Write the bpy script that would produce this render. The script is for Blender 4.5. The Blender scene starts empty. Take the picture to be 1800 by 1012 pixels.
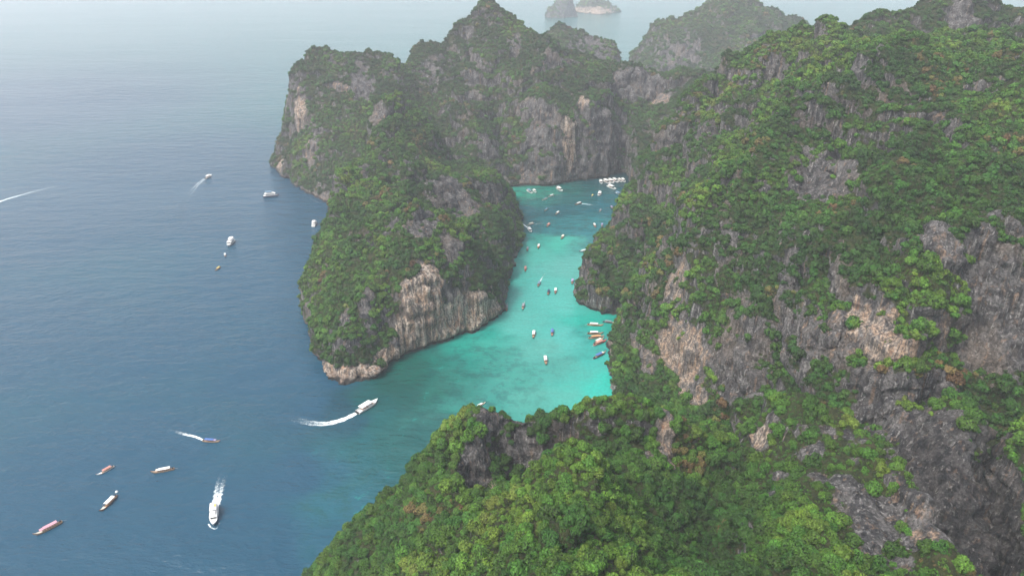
import bpy, bmesh, math, random
import numpy as np
from mathutils import Vector, Matrix
from mathutils.geometry import delaunay_2d_cdt
from mathutils.bvhtree import BVHTree

scene = bpy.context.scene
col = scene.collection
random.seed(7)
rng = np.random.default_rng(7)

# ------------------------------------------------------------------ camera
CAM_H = 250.0
FPX, CX, CY = 1239.0, 900.0, 506.0            # focal length and centre, in pixels of the 1800 px photograph
PITCH = math.atan(606.0 / FPX)
SP, CP = math.sin(PITCH), math.cos(PITCH)
cam_d = bpy.data.cameras.new('camera')
cam_d.sensor_width = 36.0
cam_d.lens = 36.0 * FPX / 1800.0
cam_d.clip_start = 1.0
cam_d.clip_end = 60000.0
cam = bpy.data.objects.new('camera', cam_d)
cam.location = (0, 0, CAM_H)
cam.rotation_euler = (math.pi / 2 - PITCH, 0, 0)
col.objects.link(cam)
scene.camera = cam

# ------------------------------------------------------------------ sky and sun (overcast)
SUN_EL, SUN_AZ = math.radians(56), math.radians(-126)      # azimuth from +Y towards +X
world = bpy.data.worlds.new('World')
scene.world = world
world.use_nodes = True
nt = world.node_tree
nt.nodes.clear()
sky = nt.nodes.new('ShaderNodeTexSky')
sky.sky_type = 'NISHITA'
sky.sun_disc = False
sky.sun_elevation = SUN_EL
sky.sun_rotation = SUN_AZ
sky.air_density = 1.3
sky.dust_density = 6.0
sky.ozone_density = 1.0
hs = nt.nodes.new('ShaderNodeHueSaturation')
hs.inputs['Saturation'].default_value = 0.62
bg = nt.nodes.new('ShaderNodeBackground')
bg.inputs['Strength'].default_value = 0.15
wo = nt.nodes.new('ShaderNodeOutputWorld')
nt.links.new(sky.outputs[0], hs.inputs['Color'])
nt.links.new(hs.outputs[0], bg.inputs[0])
nt.links.new(bg.outputs[0], wo.inputs[0])
sun_d = bpy.data.lights.new('sun', 'SUN')
sun_d.energy = 1.5
sun_d.angle = math.radians(11)
sun_d.color = (1.0, 0.965, 0.91)
sun = bpy.data.objects.new('sun', sun_d)
sdir = Vector((math.sin(SUN_AZ) * math.cos(SUN_EL), math.cos(SUN_AZ) * math.cos(SUN_EL), math.sin(SUN_EL)))
sun.rotation_euler = sdir.to_track_quat('Z', 'Y').to_euler()
sun.location = (0, 0, 600)
col.objects.link(sun)
vs = scene.view_settings
vs.view_transform = 'Standard'
vs.look = 'None'
vs.exposure = 0.97
vs.gamma = 1.0
vs.use_curve_mapping = False
scene.render.engine = 'CYCLES'
cy = scene.cycles
cy.max_bounces = 6
cy.diffuse_bounces = 3
cy.glossy_bounces = 2
cy.transmission_bounces = 2
cy.transparent_max_bounces = 8
cy.volume_bounces = 2
cy.use_denoising = True
cy.denoising_input_passes = 'RGB_ALBEDO_NORMAL'
cy.caustics_reflective = False
cy.caustics_refractive = False
cy.sample_clamp_indirect = 6.0

# ------------------------------------------------------------------ helpers
def ray_dir(px, py):
    u, v = (px - CX) / FPX, (py - CY) / FPX
    return (u, CP - v * SP, -SP - v * CP)

def E(px, py, e):
    """world point under a photograph pixel at elevation e"""
    d = ray_dir(px, py)
    t = (CAM_H - e) / (-d[2])
    return (d[0] * t, d[1] * t, e)

def D(px, py, Y):
    """world point under a photograph pixel at distance Y"""
    d = ray_dir(px, py)
    t = Y / d[1]
    return (d[0] * t, Y, CAM_H + d[2] * t)

def behind(line, back, drop, side=0.0):
    """the hollow that lies behind a crest line"""
    return [(p[0] + side, p[1] + back, p[2] - drop) for p in line]

def W(x, y, z=-2.0):
    return (float(x), float(y), float(z))

_perm = rng.permutation(256)
_perm = np.concatenate([_perm, _perm, _perm]).astype(np.int64)
_val = rng.random(256) * 2 - 1

def vnoise(x, y, z):
    """smooth value noise, -1..1"""
    xi, yi, zi = np.floor(x), np.floor(y), np.floor(z)
    fx, fy, fz = x - xi, y - yi, z - zi
    xi, yi, zi = xi.astype(np.int64) & 255, yi.astype(np.int64) & 255, zi.astype(np.int64) & 255
    ux, uy, uz = [f * f * f * (f * (f * 6 - 15) + 10) for f in (fx, fy, fz)]
    def h(a, b, c):
        return _val[_perm[_perm[_perm[(xi + a) & 255] + ((yi + b) & 255)] + ((zi + c) & 255)]]
    def lerp(a, b, t):
        return a + (b - a) * t
    x00 = lerp(h(0, 0, 0), h(1, 0, 0), ux); x10 = lerp(h(0, 1, 0), h(1, 1, 0), ux)
    x01 = lerp(h(0, 0, 1), h(1, 0, 1), ux); x11 = lerp(h(0, 1, 1), h(1, 1, 1), ux)
    return lerp(lerp(x00, x10, uy), lerp(x01, x11, uy), uz)

def fbm(x, y, z, octv=4, gain=0.5):
    s = np.zeros_like(x); a = 1.0; n = 0.0; f = 1.0
    for i in range(octv):
        s += a * vnoise(x * f + 17.3 * i, y * f + 5.1 * i, z * f - 9.7 * i)
        n += a; a *= gain; f *= 2.03
    return s / n * 1.5

def ridged(x, y, z, octv=3):
    s = np.zeros_like(x); a = 1.0; n = 0.0; f = 1.0
    for i in range(octv):
        s += a * (1 - 2 * np.abs(vnoise(x * f + 31.7 * i, y * f - 11.9 * i, z * f + 3.3 * i)))
        n += a; a *= 0.5; f *= 2.1
    return s / n

def sstep(a, b, x):
    t = np.clip((x - a) / (b - a), 0, 1)
    return t * t * (3 - 2 * t)

def props(o, label=None, category=None, group=None, kind=None):
    if label: o['label'] = label
    if category: o['category'] = category
    if group: o['group'] = group
    if kind: o['kind'] = kind
    return o

def mesh_np(name, co, faces, smooth=True):
    """mesh from numpy vertices and an (n,k) face array"""
    me = bpy.data.meshes.new(name)
    nv, nf, k = len(co), len(faces), faces.shape[1]
    me.vertices.add(nv)
    me.vertices.foreach_set('co', np.ascontiguousarray(co, dtype=np.float32).ravel())
    me.loops.add(nf * k)
    me.loops.foreach_set('vertex_index', np.ascontiguousarray(faces, dtype=np.int32).ravel())
    me.polygons.add(nf)
    me.polygons.foreach_set('loop_start', np.arange(0, nf * k, k, dtype=np.int32))
    me.polygons.foreach_set('loop_total', np.full(nf, k, dtype=np.int32))
    me.update(calc_edges=True)
    if smooth:
        me.polygons.foreach_set('use_smooth', np.ones(nf, dtype=bool))
    return me

# node helpers
def new_mat(name):
    m = bpy.data.materials.new(name)
    m.use_nodes = True
    m.node_tree.nodes.clear()
    return m, m.node_tree

def N(t, typ, **kw):
    n = t.nodes.new(typ)
    for k, v in kw.items():
        if k.startswith('i_'):
            n.inputs[k[2:].replace('_', ' ')].default_value = v
        else:
            setattr(n, k, v)
    return n

def L(t, a, b):
    t.links.new(a, b)

def mixc(t, fac, a, b, blend='MIX'):
    n = t.nodes.new('ShaderNodeMix')
    n.data_type = 'RGBA'; n.blend_type = blend
    for s, v in ((n.inputs[0], fac), (n.inputs[6], a), (n.inputs[7], b)):
        if hasattr(v, 'links') or hasattr(v, 'is_linked'):
            t.links.new(v, s)
        elif isinstance(v, (tuple, list)):
            s.default_value = (*v, 1.0) if len(v) == 3 else v
        else:
            s.default_value = v
    return n.outputs[2]

def math_(t, op, a, b=None, c=None, clamp=False):
    n = t.nodes.new('ShaderNodeMath'); n.operation = op; n.use_clamp = clamp
    for i, v in enumerate((a, b, c)):
        if v is None: continue
        if hasattr(v, 'is_linked'): t.links.new(v, n.inputs[i])
        else: n.inputs[i].default_value = v
    return n.outputs[0]

def maprange(t, v, a, b, c=0.0, d=1.0, smooth=True):
    n = t.nodes.new('ShaderNodeMapRange')
    n.interpolation_type = 'SMOOTHSTEP' if smooth else 'LINEAR'
    t.links.new(v, n.inputs[0])
    for i, x in enumerate((a, b, c, d)): n.inputs[i + 1].default_value = x
    return n.outputs[0]

def noise_(t, vec, scale, detail=4, rough=0.55, stretch=None):
    if stretch:
        mp = t.nodes.new('ShaderNodeMapping'); mp.inputs['Scale'].default_value = stretch
        t.links.new(vec, mp.inputs[0]); vec = mp.outputs[0]
    n = t.nodes.new('ShaderNodeTexNoise')
    n.inputs['Scale'].default_value = scale; n.inputs['Detail'].default_value = detail; n.inputs['Roughness'].default_value = rough
    t.links.new(vec, n.inputs['Vector'])
    return n.outputs[0]

# ------------------------------------------------------------------ rock and ground material
def make_rock():
    m, t = new_mat('limestone')
    geo = N(t, 'ShaderNodeNewGeometry')
    P = geo.outputs['Position']
    veg = N(t, 'ShaderNodeAttribute', attribute_name='veg').outputs['Fac']
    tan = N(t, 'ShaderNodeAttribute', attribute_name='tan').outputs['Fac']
    big = noise_(t, P, 0.035, 4, 0.6)
    med = noise_(t, P, 0.22, 6, 0.65, (1, 1, 0.45))
    streak = noise_(t, P, 0.30, 5, 0.62, (1, 1, 0.09))
    streak2 = noise_(t, P, 0.75, 5, 0.6, (1, 1, 0.07))
    fine = noise_(t, P, 0.9, 8, 0.72)
    grey = mixc(t, maprange(t, med, 0.36, 0.66), (0.058, 0.057, 0.061), (0.200, 0.192, 0.190))
    grey = mixc(t, maprange(t, streak, 0.50, 0.62), grey, (0.045, 0.046, 0.052))
    grey = mixc(t, math_(t, 'MULTIPLY', maprange(t, streak2, 0.56, 0.66), 0.75), grey, (0.40, 0.385, 0.37))
    grey = mixc(t, math_(t, 'MULTIPLY', maprange(t, big, 0.52, 0.68), 0.45), grey, (0.21, 0.165, 0.125))
    stain = noise_(t, P, 0.42, 4, 0.6, (1, 1, 0.05))
    grey = mixc(t, math_(t, 'MULTIPLY', maprange(t, stain, 0.58, 0.68), 0.55), grey, (0.34, 0.225, 0.15))
    tanc = mixc(t, maprange(t, streak, 0.42, 0.60), (0.64, 0.54, 0.45), (0.45, 0.32, 0.23))
    tanc = mixc(t, math_(t, 'MULTIPLY', maprange(t, streak2, 0.47, 0.57), 0.85), tanc, (0.13, 0.12, 0.115))
    tanc = mixc(t, math_(t, 'MULTIPLY', maprange(t, med, 0.58, 0.70), 0.7), tanc, (0.42, 0.20, 0.10))
    tf = math_(t, 'ADD', tan, math_(t, 'MULTIPLY', math_(t, 'SUBTRACT', streak, 0.5), 1.6))
    rock = mixc(t, maprange(t, tf, 0.30, 0.62), grey, tanc)
    rock = mixc(t, maprange(t, fine, 0.40, 0.62, 0.42, 1.0), (0, 0, 0), rock)
    rock = mixc(t, maprange(t, math_(t, 'MULTIPLY', tan, -1.0), 0.1, 0.7, 0.0, 0.8), rock, (0.42, 0.40, 0.40), 'MULTIPLY')      # the darker rock of the ravine side
    # pale salt-worn band, and the sea notch's shade painted dark at the waterline
    z = N(t, 'ShaderNodeSeparateXYZ'); L(t, P, z.inputs[0])
    zz = math_(t, 'ADD', z.outputs[2], math_(t, 'MULTIPLY', math_(t, 'SUBTRACT', med, 0.5), 4.0))
    rock = mixc(t, math_(t, 'MULTIPLY', maprange(t, zz, 6.0, 2.0), 0.32), rock, (0.36, 0.27, 0.215))
    rock = mixc(t, maprange(t, zz, 2.8, 1.2), rock, (0.030, 0.028, 0.026))
    soil = mixc(t, maprange(t, noise_(t, P, 0.35, 6, 0.7), 0.35, 0.65), (0.015, 0.022, 0.008), (0.048, 0.056, 0.020))
    soil = mixc(t, maprange(t, noise_(t, P, 0.08, 4, 0.6), 0.55, 0.72, 0.0, 0.6), soil, (0.070, 0.060, 0.026))
    vf = math_(t, 'ADD', veg, math_(t, 'MULTIPLY', math_(t, 'SUBTRACT', fine, 0.5), 0.9))
    colr = mixc(t, maprange(t, vf, 0.38, 0.60), rock, soil)
    b = N(t, 'ShaderNodeBump', i_Strength=1.0, i_Distance=1.6)
    h = math_(t, 'ADD', math_(t, 'MULTIPLY', fine, 1.3), math_(t, 'MULTIPLY', streak2, 1.0))
    L(t, h, b.inputs['Height'])
    p = N(t, 'ShaderNodeBsdfPrincipled', i_Roughness=0.92)
    p.inputs['Specular IOR Level'].default_value = 0.2
    L(t, colr, p.inputs['Base Color']); L(t, b.outputs[0], p.inputs['Normal'])
    o = N(t, 'ShaderNodeOutputMaterial'); L(t, p.outputs[0], o.inputs[0])
    return m

ROCK = make_rock()

# ------------------------------------------------------------------ terrain: triangulated survey lines -> closed solid -> voxel skin -> rock relief
def survey(boundary, lines, x0, y0, nx, ny, st, warp):
    P, edges = [], []
    nb = len(boundary)
    P += list(boundary)
    for ln in lines:
        k = len(P); P += list(ln)
        edges += [(k + i, k + i + 1) for i in range(len(ln) - 1)]
    vo, eo, fo, ov, oe, of = delaunay_2d_cdt([Vector(p[:2]) for p in P], edges, [list(range(nb))], 1, 1e-4)
    src = np.array(P); out = np.zeros((len(vo), 3))
    for i, v in enumerate(vo):
        if ov[i]:
            z = max(P[j][2] for j in ov[i])
        else:
            d = np.hypot(src[:, 0] - v.x, src[:, 1] - v.y) + 1e-6
            k = np.argsort(d)[:2]; z = float((src[k, 2] / d[k]).sum() / (1 / d[k]).sum())
        out[i] = (v.x, v.y, z)
    gx = x0 + np.arange(nx) * st; gy = y0 + np.arange(ny) * st
    X, Y = np.meshgrid(gx, gy)
    Z0 = np.full(X.shape, np.nan)
    for f in fo:
        for k in range(1, len(f) - 1):
            a, b, c = out[f[0]], out[f[k]], out[f[k + 1]]
            i0, i1 = int((min(a[0], b[0], c[0]) - x0) / st), int((max(a[0], b[0], c[0]) - x0) / st) + 2
            j0, j1 = int((min(a[1], b[1], c[1]) - y0) / st), int((max(a[1], b[1], c[1]) - y0) / st) + 2
            i0, j0 = max(i0, 0), max(j0, 0); i1, j1 = min(i1, nx), min(j1, ny)
            if i1 <= i0 or j1 <= j0: continue
            xs, ys = X[j0:j1, i0:i1], Y[j0:j1, i0:i1]
            den = (b[1] - c[1]) * (a[0] - c[0]) + (c[0] - b[0]) * (a[1] - c[1])
            if abs(den) < 1e-9: continue
            l0 = ((b[1] - c[1]) * (xs - c[0]) + (c[0] - b[0]) * (ys - c[1])) / den
            l1 = ((c[1] - a[1]) * (xs - c[0]) + (a[0] - c[0]) * (ys - c[1])) / den
            l2 = 1 - l0 - l1
            ok = (l0 >= -1e-6) & (l1 >= -1e-6) & (l2 >= -1e-6)
            Z0[j0:j1, i0:i1][ok] = (l0 * a[2] + l1 * b[2] + l2 * c[2])[ok]
    # soften the facets inside, keep the coast
    inside = ~np.isnan(Z0)
    Zf = np.where(inside, Z0, 0.0); Wt = inside.astype(float)
    def blur(A, r):
        k = np.exp(-0.5 * (np.arange(-3 * r, 3 * r + 1) / r) ** 2); k /= k.sum()
        A = np.apply_along_axis(lambda v: np.convolve(v, k, 'same'), 0, A)
        return np.apply_along_axis(lambda v: np.convolve(v, k, 'same'), 1, A)
    r = max(1, int(round(SOFT[0] / st)))
    bl = blur(Zf, r) / np.maximum(blur(Wt, r), 1e-3)
    edge = blur(Wt, r)
    k = sstep(0.8, 1.0, edge) * 0.85
    Z = np.where(inside, Zf * (1 - k) + bl * k, -12.0)
    # break straight facet edges: sample the field at warped coordinates
    wx = fbm(X / 24, Y / 24, X * 0 + 3.3, 3) * warp; wy = fbm(X / 24 + 50, Y / 24 - 20, X * 0 + 8.1, 3) * warp
    ii = np.clip(((X + wx - x0) / st), 0, nx - 1.001); jj = np.clip(((Y + wy - y0) / st), 0, ny - 1.001)
    i0 = ii.astype(int); j0 = jj.astype(int); fi = ii - i0; fj = jj - j0
    Z = (Z[j0, i0] * (1 - fi) + Z[j0, i0 + 1] * fi) * (1 - fj) + (Z[j0 + 1, i0] * (1 - fi) + Z[j0 + 1, i0 + 1] * fi) * fj
    land = sstep(-2, 12, Z)
    Z = Z + land * ((ridged(X / 62, Y / 62, X * 0, 2) - 0.35) * RELIEF[0] + (ridged(X / 21, Y / 21, X * 0 + 7, 2) - 0.2) * RELIEF[0] * 0.38)
    # ledges and risers: the limestone breaks into short cliffs with shelves between
    per = TERR[0] * (1 + 0.25 * fbm(X / 90, Y / 90, X * 0 + 4.0, 2))
    ph = Z / per + 0.9 * fbm(X / 40, Y / 40, X * 0 + 12.0, 3)
    fr = ph - np.floor(ph)
    k = sstep(0.32, 0.68, fr) - fr
    gate = sstep(-0.5, 0.25, fbm(X / 55, Y / 55, X * 0 + 31.0, 2)) * sstep(TERR[1], TERR[1] + 18, Z) * TERR[2]
    Z = Z + land * gate * k * per * 1.15
    return X, Y, Z

RELIEF = [5.0]; SOFT = [3.5]; TERR = [20.0, 0.0, 1.0]
TERRAIN = {}

def build_mass(name, label, boundary, lines, voxel, amp=1.0, warp=4.0, relief=5.0, vegbias=0.0, patches=(), crag=0.25, st=1.5, zcut=-4.0, soft=3.0, terr=(20.0, 0.0, 1.0)):
    RELIEF[0] = relief; SOFT[0] = soft; TERR[:] = terr
    bx = np.array([p[:2] for p in boundary])
    x0, y0 = bx.min(0) - 9; x1, y1 = bx.max(0) + 9
    nx, ny = int((x1 - x0) / st) + 2, int((y1 - y0) / st) + 2
    X, Y, Z = survey(boundary, lines, x0, y0, nx, ny, st, warp)
    top = np.stack([X, Y, Z], -1).reshape(-1, 3)
    bot = top.copy(); bot[:, 2] = -15.0
    idx = np.arange(nx * ny).reshape(ny, nx)
    q = np.stack([idx[:-1, :-1], idx[:-1, 1:], idx[1:, 1:], idx[1:, :-1]], -1).reshape(-1, 4)
    n = nx * ny
    qb = q[:, ::-1] + n
    def side(r):
        return np.stack([r[:-1], r[1:], r[1:] + n, r[:-1] + n], -1)
    sides = np.concatenate([side(idx[0])[:, ::-1], side(idx[-1]), side(idx[:, 0]), side(idx[:, -1])[:, ::-1]])
    me = mesh_np(name + '_raw', np.concatenate([top, bot]), np.concatenate([q, qb, sides]))
    ob = bpy.data.objects.new(name + '_raw', me); col.objects.link(ob)
    md = ob.modifiers.new('skin', 'REMESH'); md.mode = 'VOXEL'; md.voxel_size = voxel; md.adaptivity = 0.0
    dg = bpy.context.evaluated_depsgraph_get()
    em = ob.evaluated_get(dg).to_mesh()
    nv, nf = len(em.vertices), len(em.polygons)
    co = np.empty(nv * 3, np.float32); em.vertices.foreach_get('co', co); co = co.reshape(-1, 3).astype(np.float64)
    ls = np.empty(nf * 4, np.int32); em.loops.foreach_get('vertex_index', ls); fc = ls.reshape(-1, 4)
    ob.evaluated_get(dg).to_mesh_clear()
    bpy.data.objects.remove(ob); bpy.data.meshes.remove(me)
    keep = (co[:, 2] > zcut)[fc].all(1); fc = fc[keep]
    used = np.unique(fc); rm = np.full(nv, -1); rm[used] = np.arange(len(used)); co = co[used]; fc = rm[fc]
    def normals(co):
        a, b, c, d = (co[fc[:, i]] for i in range(4))
        fn = np.cross(c - a, d - b)
        vn = np.zeros_like(co)
        for i in range(4):
            for k in range(3):
                vn[:, k] += np.bincount(fc[:, i], fn[:, k], len(co))
        return vn / (np.linalg.norm(vn, axis=1, keepdims=True) + 1e-9)
    vn = normals(co)
    x, y, z = co.T
    steep = sstep(0.75, 0.25, vn[:, 2])
    # bare rock patches, placed on the land itself
    n2 = fbm(x / 6, y / 6, z / 11, 3, 0.6)
    bvh = BVHTree.FromPolygons([tuple(v) for v in co], [tuple(f) for f in fc.tolist()])
    bare = np.zeros(len(co)); tan = np.zeros(len(co)); green = np.zeros(len(co))
    for (px, py, rx, ry, sv, stn) in patches:
        hit = bvh.ray_cast(Vector((0, 0, CAM_H)), Vector(ray_dir(px, py)).normalized())
        if hit[0] is None:
            print('patch misses', name, px, py); continue
        h = hit[0]; tt = (h.y * CP + (CAM_H - h.z) * SP) / FPX
        Rh, Rv = rx * tt, ry * tt * 1.1
        r = np.sqrt(((x - h.x) / Rh) ** 2 + ((y - h.y) / (Rh * 1.6)) ** 2 + ((z - h.z) / Rv) ** 2)
        w = sstep(1.2, 0.6, r + 0.38 * n2)
        if sv > 0:
            bare = np.maximum(bare, w * sv)
        else:
            green = np.maximum(green, -w * sv)
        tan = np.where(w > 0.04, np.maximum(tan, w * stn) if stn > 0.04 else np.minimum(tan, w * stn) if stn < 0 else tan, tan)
    rw = np.clip(bare, 0, 1)
    d = (ridged(x / 26, y / 26, z / 70, 2) - 0.1) * 3.0 * (0.4 + 0.6 * steep)
    d += (ridged(x / 9, y / 9, z / 42, 2) - 0.1) * 2.1 * (0.2 + 0.8 * steep)
    d += fbm(x / 7, y / 7, z / 6, 3) * 1.3
    if voxel < 2.2:
        d += (ridged(x / 3.6, y / 3.6, z / 13, 1)) * 0.8 * np.maximum(steep, rw)
    d += (ridged(x / 4.5, y / 4.5, z / 60, 2) - 0.1) * 1.5 * rw * steep
    cw = crag * (0.35 + 1.3 * rw) * (1 - 0.8 * np.clip(tan, 0, 1))
    d += cw * (ridged(x / 8, y / 8, z / 12, 3) * 2.6 + fbm(x / 2.6, y / 2.6, z / 2.2, 2) * 1.0)
    uu, vv = x * 0.82 + y * 0.57, -x * 0.57 + y * 0.82
    d += cw * (ridged(uu / 6.0, vv / 26, z / 30, 2) - 0.1) * 2.4
    d += cw * 0.5 * np.sign(np.sin(z * 0.8 + fbm(x / 20, y / 20, z / 20, 2) * 4 + x * 0.3)) * steep
    d *= amp
    hor = vn * np.array([1, 1, 0.7])
    co = co + hor * d[:, None]
    # sea notch undercut
    cut = np.exp(-((co[:, 2] - 0.9) / 1.6) ** 2) * 2.6
    co[:, :2] -= vn[:, :2] * cut[:, None]
    vn = normals(co)
    x, y, z = co.T
    slope = vn[:, 2]
    n1 = fbm(x / 22, y / 22, z / 30, 4, 0.6)
    n3 = fbm(x / 4, y / 4, z / 22, 2, 0.6)
    veg = 0.62 + (slope - 0.40) * 1.9 + 0.62 * n1 + 0.40 * n2 + 0.35 * n3 + vegbias - bare * 1.5 + green * 1.4
    tan = np.where(tan < -0.05, tan, np.maximum(tan, 0.10 * n1))
    bvh = BVHTree.FromPolygons([tuple(v) for v in co], [tuple(f) for f in fc.tolist()])
    rec = dict(co=co, fc=fc, vn=vn, bvh=bvh)
    veg = veg - sstep(5, 1.5, z + 2 * n2) * 2
    veg = np.clip(veg, 0, 1)
    me = mesh_np(name, co, fc)
    a = me.attributes.new('veg', 'FLOAT', 'POINT'); a.data.foreach_set('value', veg.astype(np.float32))
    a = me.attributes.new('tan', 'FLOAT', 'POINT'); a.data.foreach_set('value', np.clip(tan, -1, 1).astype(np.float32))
    me.materials.append(ROCK)
    ob = bpy.data.objects.new(name, me); col.objects.link(ob)
    props(ob, label=label, kind='structure')
    rec.update(veg=veg, ob=ob); TERRAIN[ob.name] = rec
    print(name, len(co), 'verts')
    return ob
# ------------------------------------------------------------------ the land
# A: the near headland with the tan sea cliff
A_coast = [E(536, 572, -1), E(546, 594, -1), E(556, 612, -1), E(570, 640, -1), E(585, 664, -1), E(600, 681, -1), E(614, 680, -1), E(630, 674, -1),
    E(655, 657, -1), E(690, 641, -1), E(735, 620, -1), E(780, 603, -1), E(830, 583, -1), E(872, 567, -1), E(881, 556, -1), E(885, 535, -1), E(888, 508, -1),
    E(902, 476, -1), E(913, 440, -1), E(919, 414, -1), E(916, 388, -1), E(911, 365, -1), E(900, 350, -1), E(886, 345, -1), W(-60, 770, 20), W(-110, 790, 40), W(-150, 750, 40), W(-198, 712),
    W(-176, 660), W(-166, 610), W(-167, 555), W(-163, 510), W(-160, 485)]
A_crest = [E(600, 400, 58), E(650, 385, 70), E(700, 376, 75), E(735, 370, 78), E(765, 372, 76), E(790, 402, 69)]
A_knob = [D(750, 305, 590), D(775, 297, 592), D(800, 308, 590), D(832, 312, 600), D(858, 290, 615)]
A_lines = [
    behind(A_crest, 24, 19), behind(A_knob, 24, 17),
    [E(540, 548, 15), E(560, 596, 13), E(578, 636, 13), E(604, 648, 14), E(642, 628, 16), E(675, 603, 19), E(702, 560, 27), E(717, 512, 45), E(736, 472, 57), E(762, 468, 59), E(784, 498, 49), E(830, 506, 36), E(868, 520, 25)],
    [E(534, 503, 18), E(545, 452, 36), E(560, 402, 47), E(578, 360, 60), E(590, 322, D(590, 322, 560)[2])],
    [E(600, 585, 27), E(640, 525, 42), E(680, 470, 56), E(735, 378, 77)],
    [E(600, 500, 38), E(570, 450, 42), E(600, 400, 58), E(650, 385, 70), E(700, 376, 75), E(735, 370, 78), E(765, 372, 76), E(790, 402, 69), E(802, 446, 56), E(798, 470, 50)],
    [E(840, 450, 48), E(820, 400, 62), E(850, 500, 32), E(882, 470, 22)],
    [E(870, 385, 46), E(905, 400, 16)],
    [E(700, 335, 70), E(650, 345, 66), E(755, 345, 64)],
    [D(600, 300, 600), D(620, 290, 605), D(645, 285, 620)],
    [D(750, 305, 590), D(775, 297, 592), D(800, 308, 590), D(832, 312, 600), D(858, 290, 615), D(875, 310, 640)],
    [D(775, 375, 548), D(800, 385, 546), D(832, 392, 552), D(860, 350, 600)],
    [D(890, 345, 700), D(880, 320, 690)],
    [D(645, 285, 620), D(660, 250, 640), D(650, 225, 665), D(652, 195, 690), D(664, 178, 700), D(682, 168, 705), D(700, 172, 705), D(722, 192, 705), D(745, 215, 700), D(765, 245, 695), D(785, 280, 690), D(840, 285, 690), D(880, 318, 720)],
    [D(720, 260, 645), D(760, 290, 620)], [D(700, 300, 600), D(690, 230, 665)],
    [W(-140, 690, 45), W(-150, 660, 40), W(-150, 620, 38)],
]
A_patch = [(745, 520, 34, 60, 1.5, 1.0), (800, 560, 60, 45, 1.5, 1.0), (850, 550, 34, 34, 1.4, 0.95), (735, 590, 50, 40, 1.3, 0.9), (690, 625, 45, 22, 1.3, 0.85), (620, 662, 40, 18, 1.3, 0.95), (580, 655, 16, 20, 1.1, 0.8),
    (790, 340, 44, 40, 1.3, 0.1), (825, 365, 24, 34, 1.2, 0.3), (745, 385, 40, 24, 1.0, 0.1), (795, 430, 24, 30, 1.1, 0.15), (665, 210, 16, 50, 1.4, 0.3), (650, 300, 20, 24, 0.9, 0.1), (720, 290, 16, 24, 0.8, 0.2), (610, 560, 14, 40, 0.7, 0.1), (548, 530, 10, 50, 0.5, 0.3), (545, 470, 8, 40, 0.6, 0.2), (690, 400, 18, 34, 0.8, 0), (640, 520, 20, 44, 0.8, 0), (860, 330, 30, 40, 0.6, 0.1), (610, 320, 25, 20, 0.5, 0)]
build_mass('headland', 'front limestone headland with the tan sea cliff at the lagoon mouth', A_coast, A_lines, 1.25, patches=A_patch, vegbias=-0.04, relief=6, crag=0.35, terr=(20, 48, 1.0))

# B: the block cliff behind it on the sea side
B_coast = [E(486, 303, -1), E(500, 317, -1), E(516, 328, -1), E(532, 338, -1), E(550, 347, -1), E(570, 358, -1), W(-165, 700, 0), W(-120, 720, 30), W(-88, 780, 40), W(-85, 880, 50), W(-120, 960, 30), W(-200, 985), W(-270, 965), W(-308, 905), W(-300, 860)]
B_lines = [
    [D(488, 290, 842), D(490, 264, 852), D(500, 232, 858), D(511, 185, 862), D(514, 130, 868), D(522, 98, 874), D(536, 88, 884), D(565, 84, 892), D(600, 89, 892), D(624, 98, 885), D(634, 91, 895), D(648, 87, 900), D(668, 92, 900), D(684, 93, 900), D(700, 106, 898), D(712, 126, 890)],
    [D(505, 285, 812), D(530, 305, 778), D(560, 330, 745)],
    [D(520, 240, 822), D(560, 250, 790), D(600, 290, 752)],
    [D(530, 130, 856), D(570, 125, 856), D(610, 130, 846), D(640, 150, 838), D(690, 160, 842)],
    [D(620, 200, 800), D(680, 200, 800)],
    [D(660, 330, 740), D(640, 260, 770)],
]
B_patch = [(530, 190, 14, 70, 0.9, 0.55), (545, 270, 18, 60, 0.7, 0.35), (600, 150, 18, 40, 0.7, 0.35), (585, 330, 40, 30, 0.6, 0.25), (640, 150, 26, 40, 0.9, 0.1), (495, 290, 14, 12, 0.9, 0.6), (635, 120, 20, 20, 0.5, 0), (690, 130, 20, 25, 0.5, 0)]
build_mass('hill', 'block-shaped limestone hill with grey cliffs behind the headland, facing the open sea', B_coast, B_lines, 1.9, patches=B_patch, vegbias=-0.10, relief=3, crag=0.4, terr=(26, 0, 0.35))

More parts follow.
